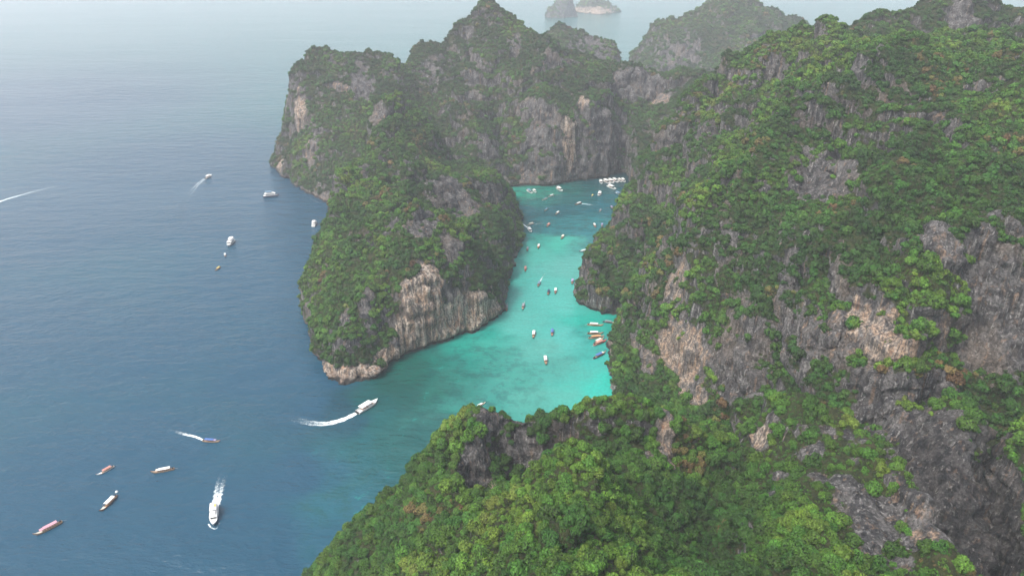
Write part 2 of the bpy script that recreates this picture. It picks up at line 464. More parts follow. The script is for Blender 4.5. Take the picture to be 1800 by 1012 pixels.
# C: the central peak and the lagoon's end wall
C_coast = [E(884, 334, -1), E(905, 331, -1), E(932, 328, -1), E(962, 328, -1), E(985, 326, -1), E(1020, 321, -1), E(1050, 314, -1), E(1080, 307, -1), E(1096, 305, -1), E(1104, 314, -1), E(1112, 332, -1), W(150, 760, 5), W(210, 735, 20), W(330, 760, 60), W(380, 880, 80),
    W(360, 1020, 40), W(220, 1160), W(60, 1180), W(-90, 1120), W(-160, 1010, 0), W(-140, 900, 40), W(-110, 820, 30), W(-80, 765, 10), W(-30, 752, 0)]
C_lines = [
    [D(713, 132, 905), D(718, 100, 915), D(724, 82, 922), D(738, 70, 930), D(770, 62, 940), D(800, 63, 940), D(815, 56, 945), D(820, 24, 955), D(830, 4, 962), D(846, -8, 970), D(868, 0, 972), D(884, 12, 965), D(905, 36, 955), D(930, 50, 950), D(955, 63, 945), D(1000, 80, 940), D(1030, 102, 930), D(1060, 127, 915), D(1085, 122, 912), D(1112, 120, 912), D(1150, 134, 905), D(1178, 124, 905), D(1200, 118, 905), D(1240, 118, 895)],
    [D(740, 180, 872), D(790, 150, 885), D(840, 115, 905)],
    [D(760, 250, 835), D(800, 290, 800)],
    [D(790, 200, 850), D(815, 190, 832), D(835, 205, 820), D(852, 240, 800), D(868, 280, 780)],
    [D(845, 170, 868), D(875, 225, 838), D(893, 290, 796)],
    [D(860, 80, 925), D(870, 130, 890), D(915, 180, 840), D(930, 230, 805)],
    [D(950, 60, 930), D(955, 120, 875), D(950, 188, 808), D(975, 195, 800), D(1005, 200, 802), D(1012, 250, 800)],
    [D(1000, 140, 868), D(1025, 160, 850)],
    [D(1028, 172, 826), D(1045, 172, 822), D(1065, 195, 822), D(1080, 240, 822), D(1085, 280, 826)],
    [D(1070, 150, 872), D(1092, 230, 858), D(1100, 270, 838)],
    [D(1090, 165, 892), D(1150, 180, 885), D(1210, 160, 885)],
    [D(1110, 240, 812), D(1125, 210, 818), D(1145, 192, 826), D(1165, 188, 830), D(1190, 195, 822)],
    [D(1106, 285, 802), D(1120, 300, 775), D(1150, 300, 760)],
    [W(0, 1080, 60), W(150, 1060, 50), W(260, 1000, 70)],
    [D(820, 305, 775), D(860, 312, 765)],
]
C_patch = [(1000, 240, 15, 66, 0.9, 0.95), (975, 270, 26, 50, 0.8, 0.15), (960, 250, 40, 60, 0.8, 0.2), (1060, 240, 28, 60, 0.8, 0.05), (1110, 145, 55, 24, 1.2, 0.05), (1160, 175, 24, 16, 1.2, 0.45), (1000, 310, 60, 18, 0.8, 0.3), (930, 310, 40, 20, 0.6, 0.3), (1105, 315, 14, 14, 0.8, 0.3),
    (760, 130, 30, 50, 0.35, 0), (825, 50, 10, 20, 0.5, 0.2), (905, 75, 14, 30, 0.8, 0.05), (975, 105, 25, 22, 0.6, 0), (860, 270, 22, 50, 0.5, 0), (1025, 180, 10, 18, 0.9, 0.6), (840, 150, 40, 60, 0.3, 0), (880, 310, 14, 24, 0.8, 0.3), (920, 200, 20, 60, 0.35, 0)]
build_mass('hill', 'tallest central limestone peak above the end wall of the lagoon', C_coast, C_lines, 2.0, patches=C_patch, vegbias=-0.12, amp=1.2, relief=7, crag=0.4, terr=(30, 0, 0.6))

# D1, D2: hills beyond
D1_b = [W(10, 1180, 0), W(110, 1130, 0), W(190, 1150, 0), W(205, 1230, 0), W(195, 1300), W(120, 1360), W(20, 1360)]
D1_l = [[D(930, 80, 1250), D(958, 62, 1255), D(970, 46, 1258), D(984, 38, 1260), D(1002, 44, 1260), D(1030, 56, 1255), D(1046, 64, 1250), D(1062, 68, 1245), D(1078, 68, 1242), D(1086, 82, 1238), D(1094, 106, 1235)],
    [D(980, 100, 1200), D(1030, 110, 1195), D(1070, 125, 1195)]]
build_mass('hill', 'dark rounded ridge standing between the central peak and the sea gap', D1_b, D1_l, 2.8, vegbias=-0.25, relief=2, terr=(30, 0, 0.2), patches=[(1040, 90, 40, 26, 0.7, 0.0)], st=2.5)
D2_b = [W(232, 1510), W(225, 1440, 0), W(260, 1330, 10), W(420, 1200, 20), W(620, 1250, 30), W(760, 1450, 0), W(700, 1640), W(420, 1700), W(280, 1620)]
D2_l = [[D(1102, 116, 1480), D(1109, 94, 1482), D(1116, 78, 1484), D(1123, 84, 1482), D(1130, 86, 1482), D(1134, 66, 1490), D(1144, 46, 1496), D(1160, 38, 1500), D(1190, 33, 1500), D(1212, 22, 1505), D(1234, 6, 1510), D(1262, -6, 1510), D(1310, -10, 1510), D(1336, 4, 1510), D(1370, 20, 1500), D(1386, 34, 1490), D(1410, 34, 1500), D(1424, 50, 1500), D(1440, 80, 1480)],
    [D(1140, 110, 1400), D(1190, 70, 1420), D(1230, 60, 1400), D(1260, 120, 1300)], [D(1290, 30, 1440), D(1320, 80, 1350), D(1330, 140, 1280)], [D(1180, 150, 1340), D(1220, 170, 1300)]]
build_mass('hill', 'hazy twin-topped green hill farthest back on the island', D2_b, D2_l, 3.2, vegbias=-0.05, relief=7, terr=(30, 0, 0.6), patches=[(1190, 95, 50, 34, 0.7, 0.0)], st=2.5)

# E: the great right-hand massif with the crags below it
E_coast = [W(62, 345, 4), E(1072, 690, -1), E(1067, 664, -1), E(1066, 640, -1), E(1070, 618, -1), E(1074, 600, -1), E(1078, 580, -1), E(1076, 564, -1), E(1055, 555, -1), E(1030, 547, -1), E(1016, 534, -1), W(51, 500), W(55, 525), W(63, 550), W(76, 590), W(97, 640), W(113, 690), W(131, 738), W(150, 775, 0), W(260, 770, 40), W(400, 730, 90), W(560, 700, 120),
    W(600, 400, 160), W(480, 180, 110), W(330, 70, 60), W(180, 70, 30), W(150, 120, 24), W(146, 180, 26), W(132, 240, 26), W(110, 285, 20), W(70, 300, 20), W(60, 325, 10)]
E_crest = [D(1524, 84, 515), D(1450, 114, 492), D(1400, 187, 462), D(1347, 249, 440), D(1289, 307, 424), D(1249, 352, 414), D(1208, 420, 410), D(1178, 478, 408)]
E_lines = [
    E_crest, behind(E_crest, 34, 21, -10),
    [E(1021, 495, 14), E(1030, 455, 28), D(1062, 405, 590), D(1092, 368, 610), D(1112, 332, 615), D(1128, 296, 612), D(1150, 250, 610), D(1180, 200, 610), D(1206, 160, 615), D(1232, 132, 620), D(1270, 105, 625), D(1310, 84, 625), D(1350, 66, 620), D(1400, 50, 614), D(1440, 52, 600), D(1470, 72, 575), D(1500, 85, 545), D(1550, 78, 500), D(1600, 80, 480), D(1650, 86, 465), D(1700, 95, 452), D(1735, 102, 450), D(1780, 95, 440), D(1860, 90, 430)],
    [E(1050, 530, 12), E(1048, 480, 32), E(1060, 440, 42)],
    [D(1100, 555, 470), D(1100, 500, 490), D(1100, 430, 530)],
    [E(1078, 660, 12), E(1080, 630, 16), D(1085, 590, 425)],
    [D(1120, 660, 372), D(1120, 600, 402), D(1130, 530, 440), D(1145, 440, 500), D(1165, 350, 550), D(1200, 260, 592), D(1250, 160, 618)],
    [D(1160, 640, 375), D(1165, 560, 394)], [D(1215, 335, 530), D(1235, 270, 560)],
    [D(1235, 720, 344), D(1235, 690, 348), D(1240, 600, 362), D(1240, 500, 378), D(1245, 410, 398)], [D(1275, 275, 530), D(1305, 195, 575)],
    [D(1340, 695, 315), D(1340, 600, 332), D(1340, 500, 350), D(1340, 400, 382), D(1348, 310, 418)], [D(1365, 180, 560), D(1375, 110, 600)],
    [D(1395, 350, 408), D(1400, 300, 425), D(1415, 262, 438), D(1440, 290, 425), D(1500, 300, 412), D(1470, 350, 392)],
    [D(1450, 680, 290), D(1450, 600, 300), D(1450, 500, 322), D(1450, 420, 350)],
    [D(1450, 200, 452)], [D(1425, 85, 600)],
    [D(1500, 650, 276), D(1520, 580, 284), D(1530, 520, 298), D(1540, 440, 320), D(1550, 360, 352), D(1560, 280, 392), D(1570, 180, 430), D(1580, 110, 462)],
    [D(1590, 660, 256), D(1600, 610, 262), D(1620, 560, 268), D(1640, 530, 272), D(1660, 500, 280), D(1650, 440, 292), D(1640, 400, 305)],
    [D(1660, 660, 262), D(1690, 600, 280), D(1710, 500, 292), D(1715, 420, 298), D(1730, 396, 302), D(1800, 392, 298), D(1900, 390, 290)],
    [D(1690, 665, 268), D(1750, 670, 266), D(1810, 680, 262), D(1900, 690, 250)],
    [D(1720, 640, 272), D(1760, 600, 276), D(1820, 560, 280)],
    [D(1640, 330, 345), D(1700, 300, 350), D(1720, 220, 390), D(1700, 150, 425)], [D(1800, 280, 350), D(1800, 180, 395)],
    [E(1084, 672, 9), E(1090, 700, 9), E(1130, 712, 11), E(1170, 725, 12), E(1230, 745, 14)],
    [E(1545, 742, 56), E(1605, 806, 42), E(1672, 874, 28), E(1690, 950, 14), E(1685, 1012, 8)],
    [E(1500, 645, 72), E(1560, 672, 75), E(1640, 720, 79), E(1700, 762, 80), E(1745, 850, 66), E(1800, 905, 64)],
    [E(1680, 668, 87), E(1740, 700, 89), E(1800, 735, 88)], [E(1640, 760, 74), E(1695, 810, 68), E(1738, 900, 52), E(1760, 1000, 38)],
    [E(1800, 1012, 50), E(1860, 980, 56), E(1900, 850, 85)],
    [E(1380, 700, 44), E(1300, 740, 30), E(1460, 690, 60)],
    [W(400, 300, 150), W(450, 420, 185), W(480, 560, 190)], [W(200, 690, 100), W(350, 690, 140)], [W(270, 180, 78), W(330, 240, 100)],
]
E_patch = [(1420, 275, 16, 26, 1.3, 0.05), (1440, 320, 50, 36, 1.3, 0.12), (1340, 325, 16, 14, 1.1, 0.1), (1490, 310, 30, 26, 0.8, 0.2), (1560, 600, 55, 45, 1.0, 0.55), (1640, 560, 28, 40, 1.2, 0.3), (1520, 560, 26, 50, 0.9, 0.6), (1650, 430, 36, 36, 0.9, 0.3),
    (1750, 470, 60, 80, 1.3, 0.22), (1730, 600, 60, 70, 1.3, 0.05), (1790, 560, 50, 90, 1.3, 0.1), (1215, 640, 36, 70, 1.3, 0.55), (1180, 600, 26, 60, 1.1, 0.5), (1300, 650, 66, 46, 1.2, 0.25), (1140, 640, 16, 40, 0.9, 0.4), (1130, 560, 14, 50, 0.7, 0.3), (1480, 600, 40, 50, 1.0, 0.35), (1390, 480, 20, 50, 0.7, 0.1), (1110, 600, 24, 60, 0.4, 0.2), (1190, 500, 20, 50, 0.5, 0.5),
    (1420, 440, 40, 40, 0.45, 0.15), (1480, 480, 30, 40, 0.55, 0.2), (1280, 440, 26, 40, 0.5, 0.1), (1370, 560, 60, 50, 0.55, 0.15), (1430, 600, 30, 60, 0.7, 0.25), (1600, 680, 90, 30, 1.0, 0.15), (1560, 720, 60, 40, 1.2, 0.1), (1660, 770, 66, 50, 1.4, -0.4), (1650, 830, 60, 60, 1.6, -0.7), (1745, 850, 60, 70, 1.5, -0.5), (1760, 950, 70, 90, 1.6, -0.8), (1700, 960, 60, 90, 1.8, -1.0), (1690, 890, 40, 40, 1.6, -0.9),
    (1370, 120, 24, 30, 0.5, 0), (1350, 180, 30, 30, 0.5, 0.1), (1240, 240, 30, 40, 0.35, 0.2), (1035, 490, 16, 30, 0.6, 0.2), (1190, 250, 30, 50, 0.3, 0.1), (1330, 450, 14, 40, 0.3, 0.1), (1235, 700, 26, 30, 1.0, 0.5),
    (1730, 690, 60, 30, -0.9, 0), (1790, 740, 60, 40, -0.9, 0), (1560, 440, 60, 60, -0.4, 0), (1600, 480, 40, 40, -0.5, 0), (1700, 320, 120, 50, -0.6, 0), (1560, 380, 60, 30, -0.4, 0)]
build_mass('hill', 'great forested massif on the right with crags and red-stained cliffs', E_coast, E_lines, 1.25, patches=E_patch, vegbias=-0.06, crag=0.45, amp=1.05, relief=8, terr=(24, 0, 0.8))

# E2: the hill behind its shoulder
E2_b = [W(215, 600, 60), W(300, 590, 80), W(480, 560, 100), W(720, 540, 120), W(780, 760, 80), W(640, 900, 20), W(400, 930, 10), W(230, 850, 20), W(200, 700, 40)]
E2_l = [[D(1380, 72, 680), D(1410, 58, 685), D(1440, 50, 690), D(1480, 45, 690), D(1510, 36, 690), D(1532, 24, 690), D(1560, 18, 690), D(1592, 12, 690), D(1625, -4, 690), D(1645, -14, 690), D(1700, -16, 690), D(1735, -10, 690), D(1752, 8, 690), D(1790, 8, 690), D(1830, 6, 690), D(1950, -20, 690)],
    [D(1480, 90, 640), D(1560, 90, 635), D(1650, 90, 650), D(1730, 95, 650), D(1810, 95, 620), D(1950, 80, 620)], [D(1660, 0, 678), D(1720, 0, 678)]]
build_mass('hill', 'wooded summit with a bare grey rock column behind the right massif', E2_b, E2_l, 1.9, vegbias=0.15, patches=[(1690, 40, 32, 50, 1.5, 0.02), (1690, 80, 30, 20, 1.2, 0.05)], relief=5, terr=(24, 0, 0.5))

# F: the forested foreground hill and the rocky ridge on its right
F_b = [W(-89, 222), W(-80, 243), W(-64, 262), W(-36, 276), W(0, 285), W(45, 290), W(85, 292), W(110, 282, 10), W(132, 262, 24), W(144, 245, 26), W(152, 215, 26), W(151, 180, 26), W(147, 158, 26), W(140, 138, 26), W(134, 110, 26), W(128, 70, 26), W(-70, 70), W(-84, 130), W(-92, 190)]
F_l = [
    [E(548, 1020, 7), E(566, 990, 9), E(600, 950, 13), E(632, 915, 19), E(660, 890, 25), E(705, 850, 34), E(742, 822, 43), E(778, 775, 54), E(805, 735, 63), E(830, 706, 70), E(852, 697, 73), E(878, 693, 74), E(900, 700, 72), E(918, 707, 70), E(940, 704, 72), E(966, 698, 74), E(988, 706, 72), E(1006, 716, 70), E(1026, 712, 71), E(1042, 697, 74), E(1080, 689, 76), E(1122, 690, 76), E(1165, 702, 74), E(1190, 722, 68), E(1215, 745, 60), E(1245, 760, 55), E(1300, 758, 55), E(1330, 728, 66), E(1350, 705, 73), E(1385, 672, 83), E(1402, 666, 87), E(1425, 672, 88), E(1450, 685, 88), E(1482, 704, 88), E(1520, 736, 90), E(1560, 768, 92), E(1602, 806, 94), E(1640, 850, 96), E(1660, 884, 97), E(1666, 925, 93), E(1658, 975, 88), E(1650, 1020, 85), W(117, 110, 82), W(112, 75, 80)],
    [E(600, 1000, 15), E(660, 960, 30), E(720, 905, 42), E(770, 860, 52), E(800, 838, 55)],
    [E(720, 980, 42), E(790, 930, 52), E(830, 895, 50)],
    [E(815, 775, 60), E(832, 765, 62), E(848, 780, 58)], [E(825, 870, 38), E(850, 880, 37), E(870, 845, 42)],
    [E(880, 790, 50), E(940, 800, 47), E(1000, 780, 50), E(1050, 790, 54)],
    [E(852, 886, 30), E(900, 872, 28), E(950, 852, 33), E(1000, 834, 40), E(1050, 838, 46), E(1090, 880, 50)],
    [E(860, 880, 50), E(885, 858, 58), E(905, 845, 64), E(940, 824, 71), E(975, 806, 79), E(1010, 798, 83), E(1038, 802, 84), E(1055, 828, 82), E(1072, 870, 80), E(1085, 920, 79), E(1095, 960, 80), E(1105, 1020, 84)],
    [E(640, 1020, 22), E(740, 1020, 48), E(820, 1010, 68), E(900, 1005, 82), E(1000, 1000, 92)],
    [E(840, 940, 62), E(900, 925, 76), E(1000, 900, 90), E(1030, 860, 87)],
    [E(1090, 820, 64), E(1140, 880, 58), E(1170, 950, 58), E(1190, 1020, 62)],
    [E(1165, 850, 52), E(1155, 780, 60), E(1165, 725, 70)], [E(1230, 800, 40), E(1255, 860, 34), E(1240, 930, 38), E(1240, 1020, 44)],
    [E(1300, 800, 50), E(1330, 860, 58), E(1320, 940, 66), E(1330, 1020, 76)],
    [E(1340, 770, 66), E(1370, 720, 80)],
    [E(1430, 740, 86), E(1425, 800, 84), E(1420, 860, 84), E(1430, 920, 86), E(1460, 980, 88), E(1490, 1020, 88)],
    [E(1480, 780, 86), E(1500, 850, 85), E(1500, 930, 80), E(1530, 1010, 74)],
    [E(1560, 850, 86), E(1600, 900, 86), E(1590, 970, 80), E(1600, 1020, 76)],
    [W(-40, 150, 50), W(0, 120, 80), W(40, 100, 88), W(80, 100, 78)],
]
F_patch = [(832, 820, 26, 62, 1.5, 0.0), (860, 725, 30, 26, 0.8, 0.0), (900, 745, 36, 36, 0.7, 0.0), (975, 730, 40, 34, 0.7, 0.0), (930, 790, 50, 26, 0.7, 0.0), (1165, 750, 13, 46, 2.4, 0.5), (1168, 800, 17, 36, 2.4, 0.5), (1142, 800, 9, 40, 2.0, 0.4),
    (1342, 765, 18, 30, 2.4, 0.7), (1355, 740, 12, 30, 1.0, 0.2), (1430, 790, 18, 50, 1.8, 0.05), (1440, 840, 15, 44, 1.5, 0.05), (1480, 860, 20, 56, 1.4, 0.0), (1475, 960, 14, 66, 1.5, 0.2), (1375, 840, 10, 50, 1.3, 0.1), (1530, 910, 66, 44, 1.6, 0.0), (1610, 880, 44, 50, 1.3, 0.15), (1640, 930, 34, 90, 1.6, 0.38), (1640, 862, 24, 20, 1.2, 0.3), (1570, 820, 40, 24, 1.0, 0.0), (1455, 760, 14, 50, 1.2, 0.0), (1520, 800, 40, 30, 0.8, 0.0), (1580, 840, 40, 24, 0.8, 0.0), (1500, 880, 30, 50, 0.7, 0.0), (1490, 760, 10, 40, 0.9, 0.0), (1360, 870, 10, 40, 0.8, 0.1), (770, 835, 14, 8, 0.8, 0), (1060, 740, 30, 30, 0.45, 0), (1120, 740, 24, 30, 0.45, 0.1),
    (1000, 950, 160, 90, -0.8, 0), (1250, 900, 110, 120, -0.7, 0), (720, 930, 120, 70, -0.8, 0), (1400, 950, 50, 70, -0.4, 0)]
build_mass('foreground_hill', 'forested hill in the foreground ending in a rocky ridge', F_b, F_l, 0.95, patches=F_patch, vegbias=0.10, relief=6.0, warp=3.0, crag=0.4, amp=0.8, st=1.0, soft=1.6, terr=(15, 0, 0.8))

# far islands
I1_b = [E(958, 31, -1), E(970, 33, -1), E(990, 33, -1), E(1007, 31, -1), W(250, 2830), W(240, 2890), W(180, 2900), W(128, 2860)]
I1_l = [[D(960, 20, 2810), D(966, 14, 2815), D(976, 14, 2818), D(981, 12, 2820), D(984, -12, 2822), D(991, -30, 2825), D(1000, -24, 2825), D(1005, 0, 2822)], [D(985, 2, 2795), D(1001, 0, 2795)], [D(962, 22, 2790), D(979, 20, 2788)]]
build_mass('distant_island', 'steep island with a tall square rock tower, left of the two on the sea', I1_b, I1_l, 3.0, relief=1, warp=1, vegbias=-0.25, st=2.5)
I2_b = [E(1011, 23, -1), E(1030, 25, -1), E(1055, 27, -1), E(1075, 25, -1), W(450, 3060), W(400, 3110), W(290, 3110), W(262, 3040)]
I2_l = [[D(1012, 7, 3025), D(1022, -2, 3030), D(1040, -8, 3035), D(1056, -4, 3030), D(1066, 3, 3025), D(1074, 12, 3015)], [D(1020, 12, 2995), D(1055, 12, 2975), D(1070, 15, 2975)]]
build_mass('distant_island', 'low rounded island with pale banded cliffs, right of the rock tower island', I2_b, I2_l, 3.0, relief=1, warp=1, vegbias=0.15, st=2.5, patches=[(1045, 20, 50, 7, 1.5, 0.9)])
# ------------------------------------------------------------------ vegetation
def make_leaf():
    m, t = new_mat('foliage')
    ta = N(t, 'ShaderNodeAttribute', attribute_name='tint', attribute_type='INSTANCER').outputs['Fac']
    sh = N(t, 'ShaderNodeAttribute', attribute_name='shade').outputs['Fac']
    rnd = N(t, 'ShaderNodeObjectInfo').outputs['Random']
    r = N(t, 'ShaderNodeValToRGB'); L(t, ta, r.inputs[0])
    cr = r.color_ramp
    stops = [(0.0, (0.019, 0.052, 0.009)), (0.32, (0.035, 0.092, 0.012)), (0.55, (0.064, 0.140, 0.015)), (0.75, (0.115, 0.180, 0.022)), (0.86, (0.115, 0.105, 0.032)), (1.0, (0.120, 0.072, 0.032))]
    cr.elements[0].position, cr.elements[0].color = stops[0][0], (*stops[0][1], 1)
    cr.elements[1].position, cr.elements[1].color = stops[-1][0], (*stops[-1][1], 1)
    for p, c in stops[1:-1]:
        e = cr.elements.new(p); e.color = (*c, 1)
    hsv = N(t, 'ShaderNodeHueSaturation')
    L(t, r.outputs[0], hsv.inputs['Color'])
    L(t, maprange(t, rnd, 0, 1, 0.485, 0.515, False), hsv.inputs['Hue'])
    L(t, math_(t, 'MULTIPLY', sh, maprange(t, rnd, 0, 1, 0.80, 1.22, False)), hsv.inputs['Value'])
    d = N(t, 'ShaderNodeBsdfPrincipled', i_Roughness=0.6); d.inputs['Specular IOR Level'].default_value = 0.25
    tr = N(t, 'ShaderNodeBsdfTranslucent')
    L(t, hsv.outputs[0], d.inputs['Base Color']); L(t, hsv.outputs[0], tr.inputs['Color'])
    mx = N(t, 'ShaderNodeMixShader'); mx.inputs[0].default_value = 0.16
    L(t, d.outputs[0], mx.inputs[1]); L(t, tr.outputs[0], mx.inputs[2])
    o = N(t, 'ShaderNodeOutputMaterial'); L(t, mx.outputs[0], o.inputs[0])
    return m

FOLIAGE = make_leaf()
m, t = new_mat('bark')
p = N(t, 'ShaderNodeBsdfPrincipled', i_Roughness=0.9)
geo = N(t, 'ShaderNodeNewGeometry')
L(t, mixc(t, noise_(t, geo.outputs['Position'], 2.0, 5, 0.7), (0.07, 0.055, 0.04), (0.24, 0.21, 0.18)), p.inputs['Base Color'])
o = N(t, 'ShaderNodeOutputMaterial'); L(t, p.outputs[0], o.inputs[0])
BARK = m

def ico(sub=1):
    bm = bmesh.new(); bmesh.ops.create_icosphere(bm, subdivisions=sub, radius=1.0)
    v = np.array([x.co[:] for x in bm.verts]); f = np.array([[x.index for x in fa.verts] for fa in bm.faces]); bm.free()
    return v, f

ICO = ico(1)

def crown_mesh(name, seed, nlobe, nleaf, leaf, flat=0.75, spread=0.6, hang=0.0):
    """a crown of unit radius: lobes of leaf faces round dark cores"""
    r = np.random.default_rng(seed)
    ang = r.random(nlobe) * 6.283; rad = spread * np.sqrt(r.random(nlobe)); rad[0] = 0.1
    cz = (1 - rad / spread) * 0.42 + r.random(nlobe) * 0.22
    C = np.stack([np.cos(ang) * rad, np.sin(ang) * rad, cz * flat + 0.12], -1)
    R = 0.22 + 0.24 * r.random(nlobe) ** 1.5
    V, F, S = [], [], []
    k = 0
    for c, q in zip(C, R):
        v = ICO[0] * (q * 0.78) * (1 + 0.2 * (r.random((len(ICO[0]), 1)) - 0.5)) + c
        V.append(v); f = ICO[1] + k; F.append(np.concatenate([f, f[:, 2:3]], 1)); S.append(np.full(len(v), 0.22)); k += len(v)  # cores coloured dark: the shade deep inside the crown is painted in
    w = R ** 2 / (R ** 2).sum()
    li = r.choice(nlobe, nleaf * 2, p=w)
    d = r.normal(size=(nleaf * 2, 3)); d[:, 2] = d[:, 2] * 0.8 + 0.25; d /= np.linalg.norm(d, axis=1, keepdims=True)
    P = C[li] + d * R[li, None] * (0.86 + 0.24 * r.random((nleaf * 2, 1)))
    dist = np.linalg.norm(P[:, None, :] - C[None], axis=2) / R[None]
    dist[np.arange(len(P)), li] = 9
    ok = dist.min(1) > 0.86
    P, d, li = P[ok][:nleaf], d[ok][:nleaf], li[ok][:nleaf]
    n = len(P)
    P[:, 2] -= hang * r.random(n)
    nn = d * 0.9 + r.normal(size=(n, 3)) * 0.45 + np.array([0, 0, 0.35]); nn /= np.linalg.norm(nn, axis=1, keepdims=True)
    a = np.cross(nn, r.normal(size=(n, 3))); a /= np.linalg.norm(a, axis=1, keepdims=True)
    b = np.cross(nn, a)
    s = (leaf * (0.6 + 0.8 * r.random((n, 1))))
    q = np.stack([P + a * s, P + b * s * 0.75 - nn * s * 0.25, P - a * s, P - b * s * 0.75 - nn * s * 0.25], 1)
    V.append(q.reshape(-1, 3)); F.append(np.arange(n * 4).reshape(n, 4) + k)
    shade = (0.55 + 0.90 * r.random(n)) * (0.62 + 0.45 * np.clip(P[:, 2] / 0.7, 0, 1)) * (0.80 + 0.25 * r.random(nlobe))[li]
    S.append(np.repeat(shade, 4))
    V, F, S = np.concatenate(V), np.concatenate(F), np.concatenate(S)
    # core triangles were padded to quads: split them into their own faces
    me = bpy.data.meshes.new(name)
    me.from_pydata(V.tolist(), [], [list(dict.fromkeys(f)) for f in F.tolist()])
    me.attributes.new('shade', 'FLOAT', 'POINT').data.foreach_set('value', S.astype(np.float32))
    me.materials.append(FOLIAGE)
    return me

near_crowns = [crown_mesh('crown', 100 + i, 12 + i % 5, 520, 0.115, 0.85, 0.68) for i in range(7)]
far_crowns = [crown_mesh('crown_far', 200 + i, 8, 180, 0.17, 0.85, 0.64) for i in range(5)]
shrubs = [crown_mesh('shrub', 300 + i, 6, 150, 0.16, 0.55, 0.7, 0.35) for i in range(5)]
bank = bpy.data.collections.new('foliage_bank')            # never linked to the scene: only a source of shapes
for i, me in enumerate(near_crowns + far_crowns + shrubs):
    bank.objects.link(bpy.data.objects.new('%02d_crown' % i, me))
NN, NF, NS = len(near_crowns), len(far_crowns), len(shrubs)

def instancer(name, label, P, rot, sc, idx, tint):
    me = bpy.data.meshes.new(name)
    me.vertices.add(len(P)); me.vertices.foreach_set('co', P.astype(np.float32).ravel())
    me.attributes.new('rot', 'FLOAT_VECTOR', 'POINT').data.foreach_set('vector', rot.astype(np.float32).ravel())
    me.attributes.new('sc', 'FLOAT_VECTOR', 'POINT').data.foreach_set('vector', sc.astype(np.float32).ravel())
    me.attributes.new('pick', 'INT', 'POINT').data.foreach_set('value', idx.astype(np.int32))
    me.attributes.new('tint', 'FLOAT', 'POINT').data.foreach_set('value', tint.astype(np.float32))
    ob = bpy.data.objects.new(name, me); col.objects.link(ob)
    props(ob, label=label, kind='stuff')
    g = bpy.data.node_groups.new(name, 'GeometryNodeTree')
    g.interface.new_socket('Geometry', in_out='INPUT', socket_type='NodeSocketGeometry')
    g.interface.new_socket('Geometry', in_out='OUTPUT', socket_type='NodeSocketGeometry')
    gi, go = g.nodes.new('NodeGroupInput'), g.nodes.new('NodeGroupOutput')
    ci = g.nodes.new('GeometryNodeCollectionInfo'); ci.inputs['Collection'].default_value = bank
    ci.inputs['Separate Children'].default_value = True; ci.inputs['Reset Children'].default_value = True
    ip = g.nodes.new('GeometryNodeInstanceOnPoints'); ip.inputs['Pick Instance'].default_value = True
    def attr(nm, ty):
        a = g.nodes.new('GeometryNodeInputNamedAttribute'); a.data_type = ty; a.inputs['Name'].default_value = nm
        return a.outputs[0]
    g.links.new(gi.outputs[0], ip.inputs['Points']); g.links.new(ci.outputs[0], ip.inputs['Instance'])
    g.links.new(attr('pick', 'INT'), ip.inputs['Instance Index'])
    e2r = g.nodes.new('FunctionNodeEulerToRotation'); g.links.new(attr('rot', 'FLOAT_VECTOR'), e2r.inputs[0])
    g.links.new(e2r.outputs[0], ip.inputs['Rotation'])
    g.links.new(attr('sc', 'FLOAT_VECTOR'), ip.inputs['Scale'])
    g.links.new(ip.outputs[0], go.inputs[0])
    md = ob.modifiers.new('scatter', 'NODES'); md.node_group = g
    return ob

def thin(P, cell, seed):
    r = np.random.default_rng(seed)
    o = r.permutation(len(P))
    k = np.floor(P[o] / cell + r.random(3)).astype(np.int64)
    key = (k[:, 0] * 73856093) ^ (k[:, 1] * 19349663) ^ (k[:, 2] * 83492791)
    _, i = np.unique(key, return_index=True)
    return o[i]

